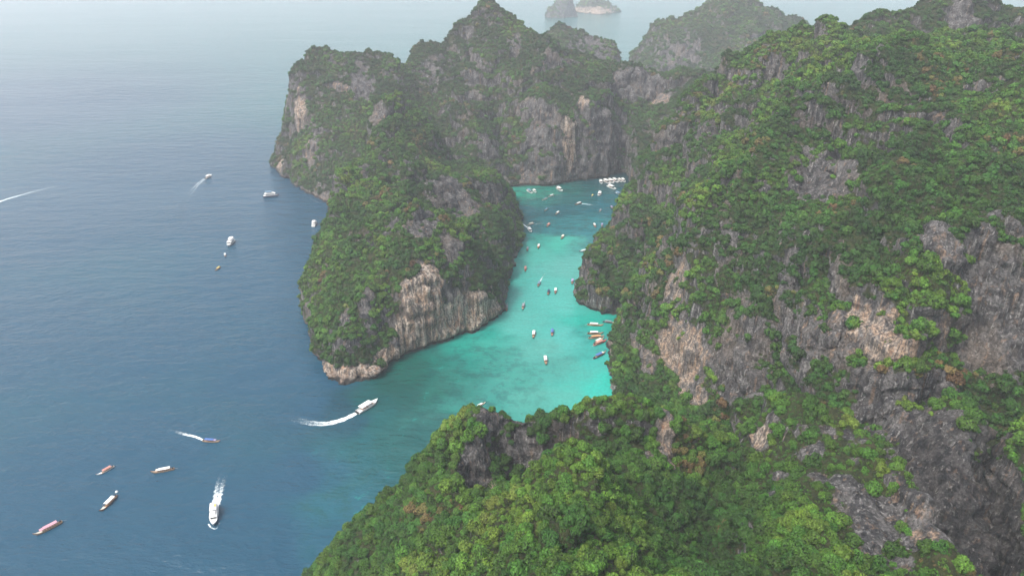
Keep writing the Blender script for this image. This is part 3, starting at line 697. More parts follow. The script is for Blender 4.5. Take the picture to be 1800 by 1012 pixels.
# name in TERRAIN, tree spacing, tree radius, shrub spacing, shrub radius, near detail
all_trees = []
shr = []
def plant(T, tree_cell, tree_r, shrub_cell, shrub_r, near, seed, dt=0.0):
    co, vn, veg = T['co'], T['vn'], T['veg']
    r = np.random.default_rng(seed)
    land = co[:, 2] > 2.5
    s = np.nonzero((veg > 0.45) & (vn[:, 2] > 0.50) & land)[0]
    i = s[thin(co[s], tree_cell, seed)]; i = i[r.random(len(i)) < 0.86]
    if near:        # the rocky ridge on the right carries scrub rather than forest
        i = i[(co[i, 0] < 100) | (r.random(len(i)) < 0.35)]
    def make(i, rmin, rmax, up, kind):
        n = len(i); P = co[i].copy(); nv = vn[i]
        big = fbm(P[:, 0] / 35, P[:, 1] / 35, P[:, 2] / 35, 3); sm = r.random(n)
        R = rmin + (rmax - rmin) * sm ** 2.2
        tint = 0.32 + dt + 0.42 * big + 0.30 * (r.random(n) - 0.5) + 0.10 * (nv[:, 2] - 0.6)
        tint = np.clip(tint, 0.0, 0.78)
        rust = (fbm(P[:, 0] / 26 + 90, P[:, 1] / 26, P[:, 2] / 26, 2) > (0.85 if near else 0.60)) & (r.random(n) < 0.30)
        tint = np.where(rust, 0.82 + 0.18 * r.random(n), tint)
        d = nv * (1 - up) + np.array([0, 0, 1]) * up + r.normal(size=(n, 3)) * 0.12
        d /= np.linalg.norm(d, axis=1, keepdims=True)
        rot = np.stack([np.arccos(np.clip(d[:, 2], -1, 1)), np.zeros(n), np.arctan2(d[:, 0], -d[:, 1])], -1)
        sc = np.stack([R, R, R * (0.85 + 0.45 * r.random(n))], -1)
        P = P - d * (R * (0.10 if kind == 'tree' else 0.25))[:, None]
        if kind == 'tree':
            idx = r.integers(0, NN, n) if near else NN + r.integers(0, NF, n)
        else:
            idx = NN + NF + r.integers(0, NS, n)
        return np.concatenate([P, rot, sc, idx[:, None], tint[:, None]], 1)
    trees = make(i, *tree_r, 0.72, 'tree')
    s = np.nonzero((veg > 0.30) & land)[0]
    s = s[thin(co[s], shrub_cell, seed + 1)]
    keep = r.random(len(s)) < np.clip(veg[s] * 1.25 - 0.15, 0, 0.9)
    s = s[keep]
    sh_ = make(s, *shrub_r, 0.25, 'shrub')
    return trees, sh_

settings = {'headland': (3.9, (1.6, 3.9), 2.3, (0.8, 1.7), False), 'hill': (5.0, (2.0, 4.0), 3.4, (1.2, 2.4), False), 'hill.001': (5.0, (2.0, 4.0), 3.4, (1.2, 2.5), False),
    'hill.002': (8.0, (3.0, 5.5), 5.5, (2.0, 4.0), False), 'hill.003': (9.0, (3.5, 6.0), 6.5, (2.4, 4.5), False), 'hill.004': (3.8, (1.6, 4.2), 2.2, (0.8, 1.7), False), 'hill.005': (5.0, (2.2, 4.0), 3.4, (1.2, 2.3), False),
    'foreground_hill': (3.2, (1.3, 3.9), 1.8, (0.6, 1.3), True), 'distant_island': (12, (4, 7), 9, (3, 5), False), 'distant_island.001': (12, (4, 7), 9, (3, 5), False)}
cand = []
TR, SH = [], []
for k, (nm, a) in enumerate(settings.items()):
    tr_, sh_ = plant(TERRAIN[nm], *a, 40 + 7 * k, {'headland': -0.07, 'hill': -0.12, 'hill.001': -0.14, 'hill.002': -0.15, 'hill.003': -0.10, 'hill.005': -0.12, 'foreground_hill': 0.02}.get(nm, 0.0))
    if nm in ('foreground_hill', 'hill.004'):
        # how large each tree shows, and whether the land hides it
        x, y, z = tr_[:, 0], tr_[:, 1], tr_[:, 2] + tr_[:, 6]
        dep = y * CP + (CAM_H - z) * SP
        px = CX + FPX * x / dep; py = CY - FPX * (y * SP - (CAM_H - z) * CP) / dep
        inside = (px > 5) & (px < 1795) & (py > 5) & (py < 1005) & (dep > 20)
        size = np.where(inside, tr_[:, 6] / dep, 0)
        o = np.argsort(-size)[:900]
        n = 0; chosen = []
        for i in o:
            tgt = Vector((x[i], y[i], z[i] + tr_[i, 6] * 0.5)); org = Vector((0, 0, CAM_H)); dv = tgt - org
            ok = True
            for T in (TERRAIN['foreground_hill'], TERRAIN['hill.004']):
                if T['bvh'].ray_cast(org, dv.normalized(), dv.length - tr_[i, 6] * 1.2)[0] is not None:
                    ok = False; break
            if ok and size[i] > 0:
                chosen.append(i)
        cand += [(size[i], nm, tr_[i], px[i], py[i]) for i in chosen]
        T_idx = (nm, tr_, sh_)
    TR.append([nm, tr_]); SH.append(sh_)
cand.sort(key=lambda c: -c[0])
single = cand[:300]
skeys = {(round(float(c[2][0]), 3), round(float(c[2][1]), 3)) for c in single}
TT = []
for nm, tr_ in TR:
    if nm in ('foreground_hill', 'hill.004'):
        keep = [(round(float(a), 3), round(float(b), 3)) not in skeys for a, b in tr_[:, :2]]
        tr_ = tr_[np.array(keep)]
    TT.append(tr_)
TT = np.concatenate(TT); SS = np.concatenate(SH)
print('trees', len(TT), 'shrubs', len(SS))
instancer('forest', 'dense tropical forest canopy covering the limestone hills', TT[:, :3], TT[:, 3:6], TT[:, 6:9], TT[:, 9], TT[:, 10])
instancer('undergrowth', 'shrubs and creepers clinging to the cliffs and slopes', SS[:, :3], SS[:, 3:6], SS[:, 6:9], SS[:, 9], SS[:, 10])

def tube(bm, pts, r0, r1, seg=6):
    rings = []
    for i, p_ in enumerate(pts):
        k = i / (len(pts) - 1); rr = r0 + (r1 - r0) * k
        dv = Vector(pts[min(i + 1, len(pts) - 1)]) - Vector(pts[max(i - 1, 0)])
        q = dv.normalized().to_track_quat('Z', 'Y')
        rings.append([bm.verts.new(Vector(p_) + q @ Vector((math.cos(a) * rr, math.sin(a) * rr, 0))) for a in [2 * math.pi * j / seg for j in range(seg)]])
    for a, b in zip(rings, rings[1:]):
        for j in range(seg):
            bm.faces.new((a[j], a[(j + 1) % seg], b[(j + 1) % seg], b[j]))
    bm.faces.new(rings[-1])

def bm_mesh(name, bm, mat, smooth=False):
    me = bpy.data.meshes.new(name); bm.normal_update(); bm.to_mesh(me); bm.free(); me.materials.append(mat)
    if smooth:
        for p_ in me.polygons: p_.use_smooth = True
    return me

trunks = []
for s in range(3):
    r = random.Random(s); bm = bmesh.new()
    tube(bm, [(0, 0, -0.35), (0.03, 0.02, 0.1), (r.uniform(-.06, .06), r.uniform(-.06, .06), 0.45)], 0.065, 0.035)
    for k in range(4):
        a = k * 1.6 + r.random(); tube(bm, [(0, 0, 0.08 + 0.06 * k), (0.25 * math.cos(a), 0.25 * math.sin(a), 0.3), (0.42 * math.cos(a), 0.42 * math.sin(a), 0.42)], 0.03, 0.012, 5)
    trunks.append(bm_mesh('trunk', bm, BARK, True))

CLASSES = [(0.20, 'dark green'), (0.36, 'deep green'), (0.48, 'mid green'), (0.62, 'light green'), (0.80, 'yellow-green'), (1.1, 'rust-brown')]

def zone(nm, px, py):
    if nm != 'foreground_hill':
        return 'right of the dark crags' if px > 1500 else 'under the right-hand cliffs'
    if px > 1340:
        if py < 860: return 'on the rocky ridge top' if px > 1450 or py < 760 else 'on the rocky ridge flank'
        return 'low on the rocky ridge' if px > 1480 else ('at the rocky ridge foot' if py < 945 else 'below the rocky ridge')
    if px > 1090:
        if py < 790: return 'at the valley head'
        if py < 900: return 'in the upper valley'
        return 'low in the valley, rocky side' if px > 1215 else 'low in the valley, knoll side'
    if py < 790 and px > 800: return 'along the lagoon-facing crest'
    if px < 690: return 'on the seaward tip'
    if px < 850: return 'on the seaward slope' if py < 930 else 'at the seaward slope foot'
    if py < 870: return 'on top of the near knoll'
    if py < 940: return 'on the front of the knoll' if px > 970 else 'on the left of the knoll'
    return 'below the knoll, valley side' if px > 960 else 'below the knoll, sea side'

buckets = {}
for sz, nm, row, px, py in single:
    rad = float(row[6])
    size = 'small' if rad < 1.9 else ('middling' if rad < 2.8 else 'large')
    cl = [c for c in CLASSES if float(row[10]) < c[0]][0][1]
    buckets.setdefault((size, cl, zone(nm, px, py)), []).append((px, row))
NUM = {2: 'two', 3: 'three', 4: 'four', 5: 'five', 6: 'six', 7: 'seven', 8: 'eight', 9: 'nine'}
ORD = {1: 'second', 2: 'third', 3: 'fourth', 4: 'fifth'}
for (size, cl, zn), items in buckets.items():
    items.sort(key=lambda c: c[0])
    n = len(items)
    for i, (px, row) in enumerate(items):
        label = size + ' ' + cl + ' tree ' + zn
        if 2 <= n <= 9:
            if i == 0: q = 'leftmost' if n > 2 else 'left one'
            elif i == n - 1: q = 'rightmost' if n > 2 else 'right one'
            elif n == 3: q = 'middle one'
            elif i <= (n - 1) // 2: q = ORD[i] + ' from left'
            else: q = ORD[n - 1 - i] + ' from right'
            label += ', ' + q + ' of ' + NUM[n]
        root = bpy.data.objects.new('tree', None); root.empty_display_size = 1.0
        root.location = row[0:3]; root.rotation_euler = row[3:6]; root.scale = row[6:9]
        col.objects.link(root)
        props(root, label, 'tree', cl + ' trees ' + zn)
        tk = bpy.data.objects.new('trunk', trunks[int(row[9]) % 3]); tk.parent = root; col.objects.link(tk)
        cw = bpy.data.objects.new('crown', (near_crowns + far_crowns)[int(row[9]) % NN]); cw.parent = root; col.objects.link(cw)
        cw['tint'] = float(row[10])
# ------------------------------------------------------------------ sea
def srgb(c):
    return tuple((v / 255 / 12.92) if v / 255 <= 0.04045 else ((v / 255 + 0.055) / 1.055) ** 2.4 for v in c)

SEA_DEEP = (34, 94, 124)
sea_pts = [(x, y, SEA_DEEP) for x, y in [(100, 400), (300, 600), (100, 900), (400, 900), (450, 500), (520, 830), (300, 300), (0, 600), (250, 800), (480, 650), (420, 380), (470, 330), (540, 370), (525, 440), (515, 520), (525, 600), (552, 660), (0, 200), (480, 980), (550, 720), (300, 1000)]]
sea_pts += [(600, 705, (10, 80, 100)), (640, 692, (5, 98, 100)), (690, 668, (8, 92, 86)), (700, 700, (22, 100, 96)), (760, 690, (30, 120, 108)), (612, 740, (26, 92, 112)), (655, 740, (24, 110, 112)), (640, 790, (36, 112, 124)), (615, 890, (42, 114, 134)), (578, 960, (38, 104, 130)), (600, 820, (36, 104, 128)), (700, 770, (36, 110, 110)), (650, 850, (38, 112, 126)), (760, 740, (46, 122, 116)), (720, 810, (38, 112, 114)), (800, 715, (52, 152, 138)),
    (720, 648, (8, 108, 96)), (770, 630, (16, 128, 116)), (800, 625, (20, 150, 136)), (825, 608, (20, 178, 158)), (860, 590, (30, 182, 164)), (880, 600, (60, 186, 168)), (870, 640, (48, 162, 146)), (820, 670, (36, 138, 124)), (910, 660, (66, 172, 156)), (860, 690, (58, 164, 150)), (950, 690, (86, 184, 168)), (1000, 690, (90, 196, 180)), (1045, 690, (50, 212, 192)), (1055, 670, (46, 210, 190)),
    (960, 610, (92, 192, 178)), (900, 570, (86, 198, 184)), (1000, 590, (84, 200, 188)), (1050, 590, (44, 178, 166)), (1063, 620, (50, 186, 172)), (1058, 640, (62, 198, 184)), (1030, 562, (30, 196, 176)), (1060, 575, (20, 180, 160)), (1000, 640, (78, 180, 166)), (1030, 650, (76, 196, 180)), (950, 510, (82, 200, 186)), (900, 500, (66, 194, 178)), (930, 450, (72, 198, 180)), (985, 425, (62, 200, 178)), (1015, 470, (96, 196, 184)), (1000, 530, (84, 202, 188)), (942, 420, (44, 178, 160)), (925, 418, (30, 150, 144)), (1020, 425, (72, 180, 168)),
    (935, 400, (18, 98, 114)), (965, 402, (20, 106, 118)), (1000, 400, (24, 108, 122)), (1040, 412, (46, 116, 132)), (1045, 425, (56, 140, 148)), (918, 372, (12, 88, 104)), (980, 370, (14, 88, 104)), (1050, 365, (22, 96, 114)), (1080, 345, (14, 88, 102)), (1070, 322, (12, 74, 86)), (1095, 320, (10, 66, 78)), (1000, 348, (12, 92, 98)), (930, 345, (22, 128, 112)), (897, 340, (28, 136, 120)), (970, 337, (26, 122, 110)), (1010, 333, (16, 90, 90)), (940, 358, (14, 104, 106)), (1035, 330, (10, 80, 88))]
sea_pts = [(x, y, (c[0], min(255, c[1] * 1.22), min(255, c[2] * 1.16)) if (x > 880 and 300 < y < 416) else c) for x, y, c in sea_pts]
def grow(a, b, st, far):
    core = list(np.arange(a, b + 0.1, st)); out = []
    s, x = st, b
    while x < far: s *= 1.28; x += s; out.append(x)
    pre = []; s, x = st, a
    while x > -far: s *= 1.28; x -= s; pre.append(x)
    return np.array(pre[::-1] + core + out)
gx, gy = grow(-340, 200, 3.0, 16000), grow(180, 900, 3.0, 16000)
X, Y = np.meshgrid(gx, gy)
co = np.stack([X.ravel(), Y.ravel(), np.zeros(X.size)], -1)
idx = np.arange(X.size).reshape(X.shape)
fc = np.stack([idx[:-1, :-1], idx[:-1, 1:], idx[1:, 1:], idx[1:, :-1]], -1).reshape(-1, 4)
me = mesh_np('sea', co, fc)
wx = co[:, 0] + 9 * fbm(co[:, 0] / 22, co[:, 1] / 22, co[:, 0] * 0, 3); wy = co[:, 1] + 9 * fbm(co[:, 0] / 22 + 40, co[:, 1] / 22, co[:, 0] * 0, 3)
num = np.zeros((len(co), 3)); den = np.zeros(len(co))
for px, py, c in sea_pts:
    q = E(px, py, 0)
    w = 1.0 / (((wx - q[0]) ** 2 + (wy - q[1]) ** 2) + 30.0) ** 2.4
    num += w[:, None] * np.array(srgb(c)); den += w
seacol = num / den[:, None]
lum = seacol[:, 1:2]
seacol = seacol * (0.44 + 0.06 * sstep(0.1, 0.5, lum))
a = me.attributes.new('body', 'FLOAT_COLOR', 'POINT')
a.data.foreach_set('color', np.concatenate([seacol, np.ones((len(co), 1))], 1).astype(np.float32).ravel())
m, t = new_mat('sea_water')
geo = N(t, 'ShaderNodeNewGeometry'); P = geo.outputs['Position']
body = N(t, 'ShaderNodeAttribute', attribute_name='body').outputs['Color']
sep = N(t, 'ShaderNodeSeparateColor'); L(t, body, sep.inputs[0])
shallow = maprange(t, sep.outputs[1], 0.05, 0.15)
# coral and sand patches under the shallower water
pat = noise_(t, P, 0.10, 8, 0.74)
pat2 = noise_(t, P, 0.5, 4, 0.6)
midw = math_(t, 'MULTIPLY', maprange(t, sep.outputs[1], 0.045, 0.08), maprange(t, sep.outputs[1], 0.31, 0.17))
c1 = mixc(t, math_(t, 'MULTIPLY', midw, maprange(t, pat, 0.54, 0.40, 0, 0.60)), body, (0.003, 0.05, 0.05))
c1 = mixc(t, math_(t, 'MULTIPLY', midw, maprange(t, pat, 0.58, 0.68, 0, 0.65)), c1, (0.015, 0.21, 0.18))
c1 = mixc(t, math_(t, 'MULTIPLY', shallow, maprange(t, pat2, 0.40, 0.62, 0.26, 0.0)), c1, (0.02, 0.14, 0.13))
# waves
mp = N(t, 'ShaderNodeMapping'); mp.inputs['Rotation'].default_value = (0, 0, math.radians(-14)); mp.inputs['Scale'].default_value = (0.42, 1.0, 1.0); L(t, P, mp.inputs[0])
w1 = noise_(t, mp.outputs[0], 0.085, 3, 0.5)
mp2 = N(t, 'ShaderNodeMapping'); mp2.inputs['Rotation'].default_value = (0, 0, math.radians(22)); mp2.inputs['Scale'].default_value = (0.5, 1.0, 1.0); L(t, P, mp2.inputs[0])
w2 = noise_(t, mp2.outputs[0], 0.32, 4, 0.6)
w3 = noise_(t, P, 1.4, 3, 0.6)
lull = maprange(t, noise_(t, P, 0.006, 3, 0.6, (0.35, 1, 1)), 0.35, 0.65, 0.55, 1.25)
calm = maprange(t, sep.outputs[1], 0.05, 0.15, 1.0, 0.5)
h = math_(t, 'ADD', math_(t, 'MULTIPLY', w1, 2.6), math_(t, 'ADD', math_(t, 'MULTIPLY', w2, 1.05), math_(t, 'MULTIPLY', w3, 0.14)))
h = math_(t, 'MULTIPLY', h, math_(t, 'MULTIPLY', lull, calm))
b = N(t, 'ShaderNodeBump', i_Strength=1.0, i_Distance=1.0); L(t, h, b.inputs['Height'])
p = N(t, 'ShaderNodeBsdfPrincipled', i_Roughness=0.12, i_IOR=1.333)
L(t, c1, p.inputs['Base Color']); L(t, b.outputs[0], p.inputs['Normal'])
o = N(t, 'ShaderNodeOutputMaterial'); L(t, p.outputs[0], o.inputs[0])
me.materials.append(m)
sea = bpy.data.objects.new('sea', me); col.objects.link(sea); props(sea, 'calm sea, deep blue outside and turquoise in the lagoon', kind='structure')

# haze
bm = bmesh.new(); bmesh.ops.create_cube(bm, size=1.0)
hz, t = new_mat('haze'); v = N(t, 'ShaderNodeVolumePrincipled'); v.inputs['Density'].default_value = 0.00021; v.inputs['Color'].default_value = (0.95, 0.945, 1.0, 1); v.inputs['Anisotropy'].default_value = 0.3
o = N(t, 'ShaderNodeOutputMaterial'); L(t, v.outputs[0], o.inputs['Volume'])
me = bm_mesh('haze', bm, hz)
haze = bpy.data.objects.new('haze', me); haze.scale = (36000, 36000, 281); haze.location = (0, 0, 124.5); col.objects.link(haze)
props(haze, 'pale sea haze hanging over the whole bay', kind='stuff')
# ------------------------------------------------------------------ boats
def paint(name, c, rough=0.45, spec=0.4):
    m, t = new_mat(name)
    p = N(t, 'ShaderNodeBsdfPrincipled', i_Roughness=rough); p.inputs['Specular IOR Level'].default_value = spec
    tc = N(t, 'ShaderNodeTexCoord')
    n = noise_(t, tc.outputs['Object'], 1.7, 5, 0.65)
    L(t, mixc(t, maprange(t, n, 0.35, 0.7), tuple(v * 0.72 for v in c), c), p.inputs['Base Color'])
    o = N(t, 'ShaderNodeOutputMaterial'); L(t, p.outputs[0], o.inputs[0])
    return m

M = {'white': paint('white_paint', (0.78, 0.78, 0.76)), 'cream': paint('cream_canvas', (0.66, 0.62, 0.52), 0.85), 'wood': paint('varnished_wood', (0.22, 0.105, 0.05)), 'darkwood': paint('dark_wood', (0.075, 0.045, 0.03)),
     'palewood': paint('pale_wood', (0.42, 0.28, 0.18)), 'red': paint('red_paint', (0.42, 0.06, 0.05)), 'salmon': paint('salmon_canvas', (0.50, 0.24, 0.20), 0.85), 'pink': paint('pink_canvas', (0.55, 0.30, 0.36), 0.85), 'blue': paint('blue_canvas', (0.07, 0.15, 0.38), 0.8),
     'navy': paint('navy_paint', (0.02, 0.04, 0.10)), 'green': paint('green_paint', (0.06, 0.26, 0.13)), 'orange': paint('orange_canvas', (0.62, 0.30, 0.13), 0.85), 'yellow': paint('yellow_canvas', (0.65, 0.52, 0.16), 0.8), 'grey': paint('grey_canvas', (0.24, 0.25, 0.28), 0.85),
     'greyblue': paint('grey_blue_canvas', (0.14, 0.24, 0.33), 0.85), 'black': paint('black_plastic', (0.02, 0.02, 0.022)), 'glass': paint('tinted_glass', (0.015, 0.02, 0.028), 0.12, 0.6), 'lilac': paint('lilac_canvas', (0.33, 0.28, 0.46), 0.8), 'steel': paint('steel_tube', (0.5, 0.5, 0.5), 0.35),
     'cushion': paint('tan_cushion', (0.45, 0.30, 0.22), 0.8), 'cyan': paint('turquoise_cloth', (0.08, 0.42, 0.46), 0.8)}

def loft(bm, secs, close=False):
    rows = [[bm.verts.new(Vector(p)) for p in s] for s in secs]
    for a, b in zip(rows, rows[1:]):
        for j in range(len(a) - (0 if close else 1)):
            k = (j + 1) % len(a)
            bm.faces.new((a[j], b[j], b[k], a[k]))
    return rows

def box(bm, x0, x1, y0, y1, z0, z1, taper=0.0):
    v = [bm.verts.new(p) for p in ((x0, y0, z0), (x1, y0, z0), (x1, y1, z0), (x0, y1, z0), (x0 + taper, y0 + taper, z1), (x1 - taper, y0 + taper, z1), (x1 - taper, y1 - taper, z1), (x0 + taper, y1 - taper, z1))]
    for f in ((3, 2, 1, 0), (4, 5, 6, 7), (0, 1, 5, 4), (1, 2, 6, 5), (2, 3, 7, 6), (3, 0, 4, 7)):
        bm.faces.new([v[i] for i in f])

def arch(bm, x0, x1, w, z0, rise, th=0.06, nx=4, ny=8, sag=0.0):
    """an awning: arched across, a little sag along"""
    def sheet(off):
        return [[(x0 + (x1 - x0) * i / nx, -w + 2 * w * j / ny, z0 + off + rise * (1 - (2 * j / ny - 1) ** 2) - sag * math.sin(math.pi * i / nx)) for j in range(ny + 1)] for i in range(nx + 1)]
    a = loft(bm, sheet(th)); b = loft(bm, [r[::-1] for r in sheet(0)])
    for i in range(nx):
        bm.faces.new((a[i][0], b[i][-1], b[i + 1][-1], a[i + 1][0])); bm.faces.new((a[i][-1], a[i + 1][-1], b[i + 1][0], b[i][0]))
    for i in (0, nx):
        for j in range(ny):
            f = (a[i][j], a[i][j + 1], b[i][ny - j - 1], b[i][ny - j])
            bm.faces.new(f if i == 0 else f[::-1])

def hull_pts(x, L_, beam, draft, sheer, flare=0.0, n=5, fine=2.0, stern=0.75):
    """half widths and heights of one station; x from -1 stern to 1 bow"""
    w = beam * 0.5 * (1 - max(0, (x + 0.1) / 1.1) ** fine) * (stern + (1 - stern) * min(1, (x + 1) / 0.7))
    return max(w, 0.03)

def make_hull(L_, beam, free, prow, fine=2.2, stern=0.7, sternlift=0.25, thick=0.09):
    """open hull, outside and inside skin, with a raking bow rising to PROW"""
    bm = bmesh.new()
    st = 16; secs_o, secs_i = [], []
    for i in range(st + 1):
        x = -1 + 2 * i / st
        w = hull_pts(x, L_, beam, 0, 0, fine=fine, stern=stern)
        z = free + sternlift * max(0, -x) ** 2.5 + (prow - free) * max(0, x) ** 4.5
        keel = -0.35 + (free * 0.9 + 0.30) * max(0, x) ** 5 * 1.1
        X_ = x * L_ / 2 + 0.03 * L_ * max(0, x) ** 3
        X_k = x * L_ / 2 * (1 - 0.06 * max(0, x))
        secs_o.append([(X_, -w, z), (X_ * 0.5 + X_k * 0.5, -w * 0.86, z * 0.45 + keel * 0.2), (X_k, -w * 0.45, keel), (X_k, w * 0.45, keel), (X_ * 0.5 + X_k * 0.5, w * 0.86, z * 0.45 + keel * 0.2), (X_, w, z)])
        wi = max(w - thick, 0.012)
        fl = min(z - 0.04, 0.12 + max(0, x) ** 4 * (prow * 0.8))
        secs_i.append([(X_, wi, z), (X_, wi * 0.9, fl), (X_, -wi * 0.9, fl), (X_, -wi, z)])
    a = loft(bm, [r[::-1] for r in secs_o]); b = loft(bm, [r[::-1] for r in secs_i])
    for i in range(st):
        bm.faces.new((a[i][0], b[i][-1], b[i + 1][-1], a[i + 1][0]))
        bm.faces.new((b[i][0], a[i][-1], a[i + 1][-1], b[i + 1][0]))
    bm.faces.new([v for v in a[0]][::-1] if False else [v for v in a[0]])
    bmesh.ops.recalc_face_normals(bm, faces=bm.faces[:])
    return bm

def deck_bm(L_, beam, z, x0, x1, fine=2.2, stern=0.7, inset=0.1, rise=0.0):
    bm = bmesh.new(); rows = []
    n = 10
    for i in range(n + 1):
        x = x0 + (x1 - x0) * i / n
        w = max(hull_pts(x, L_, beam, 0, 0, fine=fine, stern=stern) - inset, 0.03)
        zz = z + rise * max(0, x) ** 4.5
        rows.append([(x * L_ / 2 + 0.03 * L_ * max(0, x) ** 3, -w, zz), (x * L_ / 2 + 0.03 * L_ * max(0, x) ** 3, w, zz)])
    t_ = loft(bm, rows); b_ = loft(bm, [[(p[0], p[1], p[2] - 0.06) for p in r[::-1]] for r in rows])
    bmesh.ops.recalc_face_normals(bm, faces=bm.faces[:])
    return bm

MESHES = {}
def shared(key, fn, mat):
    if key not in MESHES:
        MESHES[key] = bm_mesh(key, fn(), M[mat])
    return MESHES[key]

def part(name, me, parent, mat=None):
    o = bpy.data.objects.new(name, me); o.parent = parent; col.objects.link(o)
    if mat and me.materials[0] is not M[mat]:
        o.material_slots[0].link = 'OBJECT'; o.material_slots[0].material = M[mat]
    return o

def bmf(fn):
    def g():
        bm = bmesh.new(); fn(bm); return bm
    return g

def place(root, stern, bow, length, e=0.0):
    a, b = Vector(E(*stern, 0.8)), Vector(E(*bow, 0.8))
    c = (a + b) / 2; d = b - a
    root.location = (c.x, c.y, e); root.rotation_euler = (0, 0, math.atan2(d.y, d.x))
    return d.length

def root_empty(name, label, cat, group):
    r = bpy.data.objects.new(name, None); col.objects.link(r); props(r, label, cat, group); return r

# --- long-tail boat (built for a hull 11 m long)
def longtail(label, stern, bow, hull='wood', canopy='cream', fore=None, size=None, front_cover=None):
    r = root_empty('longtail_boat', label, 'longtail boat', 'longtail boats in and around the lagoon')
    d = place(r, stern, bow, 11)
    s = (size or min(max(d / 12.0, 0.72), 1.25)) * 0.84; r.scale = (s, s, s)
    part('hull', shared('lt_hull', lambda: make_hull(11.5, 2.1, 0.72, 2.1), 'wood'), r, hull)
    part('deck', shared('lt_deck', lambda: deck_bm(11.5, 2.1, 0.42, -0.92, 0.62), 'palewood'), r)
    part('foredeck', shared('lt_fore', lambda: deck_bm(11.5, 2.1, 0.76, 0.42, 0.97, rise=1.25, inset=0.05), 'palewood'), r, fore)
    for x in (-3.6, -1.5, 0.6, 2.4):
        for sy in (-1, 1):
            p_ = part('post', shared('lt_post', bmf(lambda bm: box(bm, -0.03, 0.03, -0.03, 0.03, 0, 1.55)), 'palewood'), r); p_.location = (x, sy * 0.85, 0.5)
    c = part('canopy', shared('lt_canopy', bmf(lambda bm: arch(bm, -3.8, 1.9, 1.02, 1.98, 0.22, sag=0.04)), 'cream'), r, canopy)
    if front_cover:
        part('awning', shared('lt_awn', bmf(lambda bm: arch(bm, 1.95, 3.4, 0.85, 1.75, 0.16)), 'cream'), r, front_cover)
    def benches(bm):
        for x in (-2.9, -1.9, -0.9, 0.1, 1.1, 2.1, 3.0): box(bm, x, x + 0.32, -0.82, 0.82, 0.60, 0.66)
    part('seating', shared('lt_bench', bmf(benches), 'wood'), r)
    def eng(bm):
        box(bm, -5.4, -4.6, -0.28, 0.28, 0.95, 1.45, 0.05); box(bm, -4.95, -4.85, -0.06, 0.06, 0.45, 1.0)
    en = part('engine', shared('lt_engine', bmf(eng), 'black'), r)
    part('propeller_shaft', shared('lt_shaft', bmf(lambda bm: tube(bm, [(-5.3, 0, 1.15), (-7.9, 0, -0.15)], 0.05, 0.04)), 'steel'), en)
    part('tiller', shared('lt_tiller', bmf(lambda bm: tube(bm, [(-4.7, 0, 1.3), (-3.5, 0.2, 1.5)], 0.03, 0.025)), 'steel'), en)
    def ribbon(bm):
        for k, (w, x) in enumerate(((0.10, 5.75), (0.08, 5.9))): box(bm, x - 0.12, x + 0.12, -w, w, 1.35 + 0.3 * k, 1.62 + 0.3 * k)
    part('prow_ribbon', shared('lt_ribbon', bmf(ribbon), 'red'), r)
    return r

# --- speedboat (hull 12 m)
def speedboat(label, stern, bow, roof='white', hull='white', seats='cushion', size=None, engines=3, open_bow=True):
    r = root_empty('speedboat', label, 'speedboat', 'white speedboats')
    d = place(r, stern, bow, 12)
    s = size or min(max(d / 12.0, 0.6), 1.3); r.scale = (s, s, s)
    part('hull', shared('sb_hull', lambda: make_hull(12, 3.3, 1.15, 1.75, fine=3.0, stern=0.92, sternlift=0.0, thick=0.22), 'white'), r, hull)
    part('deck', shared('sb_deck', lambda: deck_bm(12, 3.3, 0.55, -0.96, 0.72, fine=3.0, stern=0.92, inset=0.2), 'white'), r)
    part('foredeck', shared('sb_fore', lambda: deck_bm(12, 3.3, 1.18, 0.52, 0.98, fine=3.0, stern=0.92, inset=0.08, rise=0.5), 'white'), r)
    for x in (-4.0, -1.6, 1.2):
        for sy in (-1, 1):
            p_ = part('post', shared('sb_post', bmf(lambda bm: box(bm, -0.05, 0.05, -0.05, 0.05, 0, 1.5)), 'steel'), r); p_.location = (x, sy * 1.25, 1.05)
    part('roof', shared('sb_roof', bmf(lambda bm: arch(bm, -4.4, 1.9, 1.42, 2.5, 0.16, 0.10)), 'white'), r, roof)
    part('windscreen', shared('sb_glass', bmf(lambda bm: loft(bm, [[(1.9, -1.2, 1.1), (2.6, -0.6, 1.1), (2.6, 0.6, 1.1), (1.9, 1.2, 1.1)], [(1.4, -1.15, 2.0), (1.9, -0.55, 2.0), (1.9, 0.55, 2.0), (1.4, 1.15, 2.0)]])), 'glass'), r)
    for x in (-3.4, -2.0, -0.6, 3.2):
        p_ = part('seat', shared('sb_seat', bmf(lambda bm: box(bm, 0, 0.6, -0.95, 0.95, 0.55, 0.95, 0.04)), 'cushion'), r, seats); p_.location = (x, 0, 0)
    for k in range(engines):
        p_ = part('outboard_engine', shared('sb_engine', bmf(lambda bm: (box(bm, -0.75, -0.1, -0.22, 0.22, 0.75, 1.45, 0.07), box(bm, -0.5, -0.25, -0.08, 0.08, -0.5, 0.8))), 'black'), r); p_.location = (-5.95, (k - (engines - 1) / 2) * 0.75, 0)
    return r

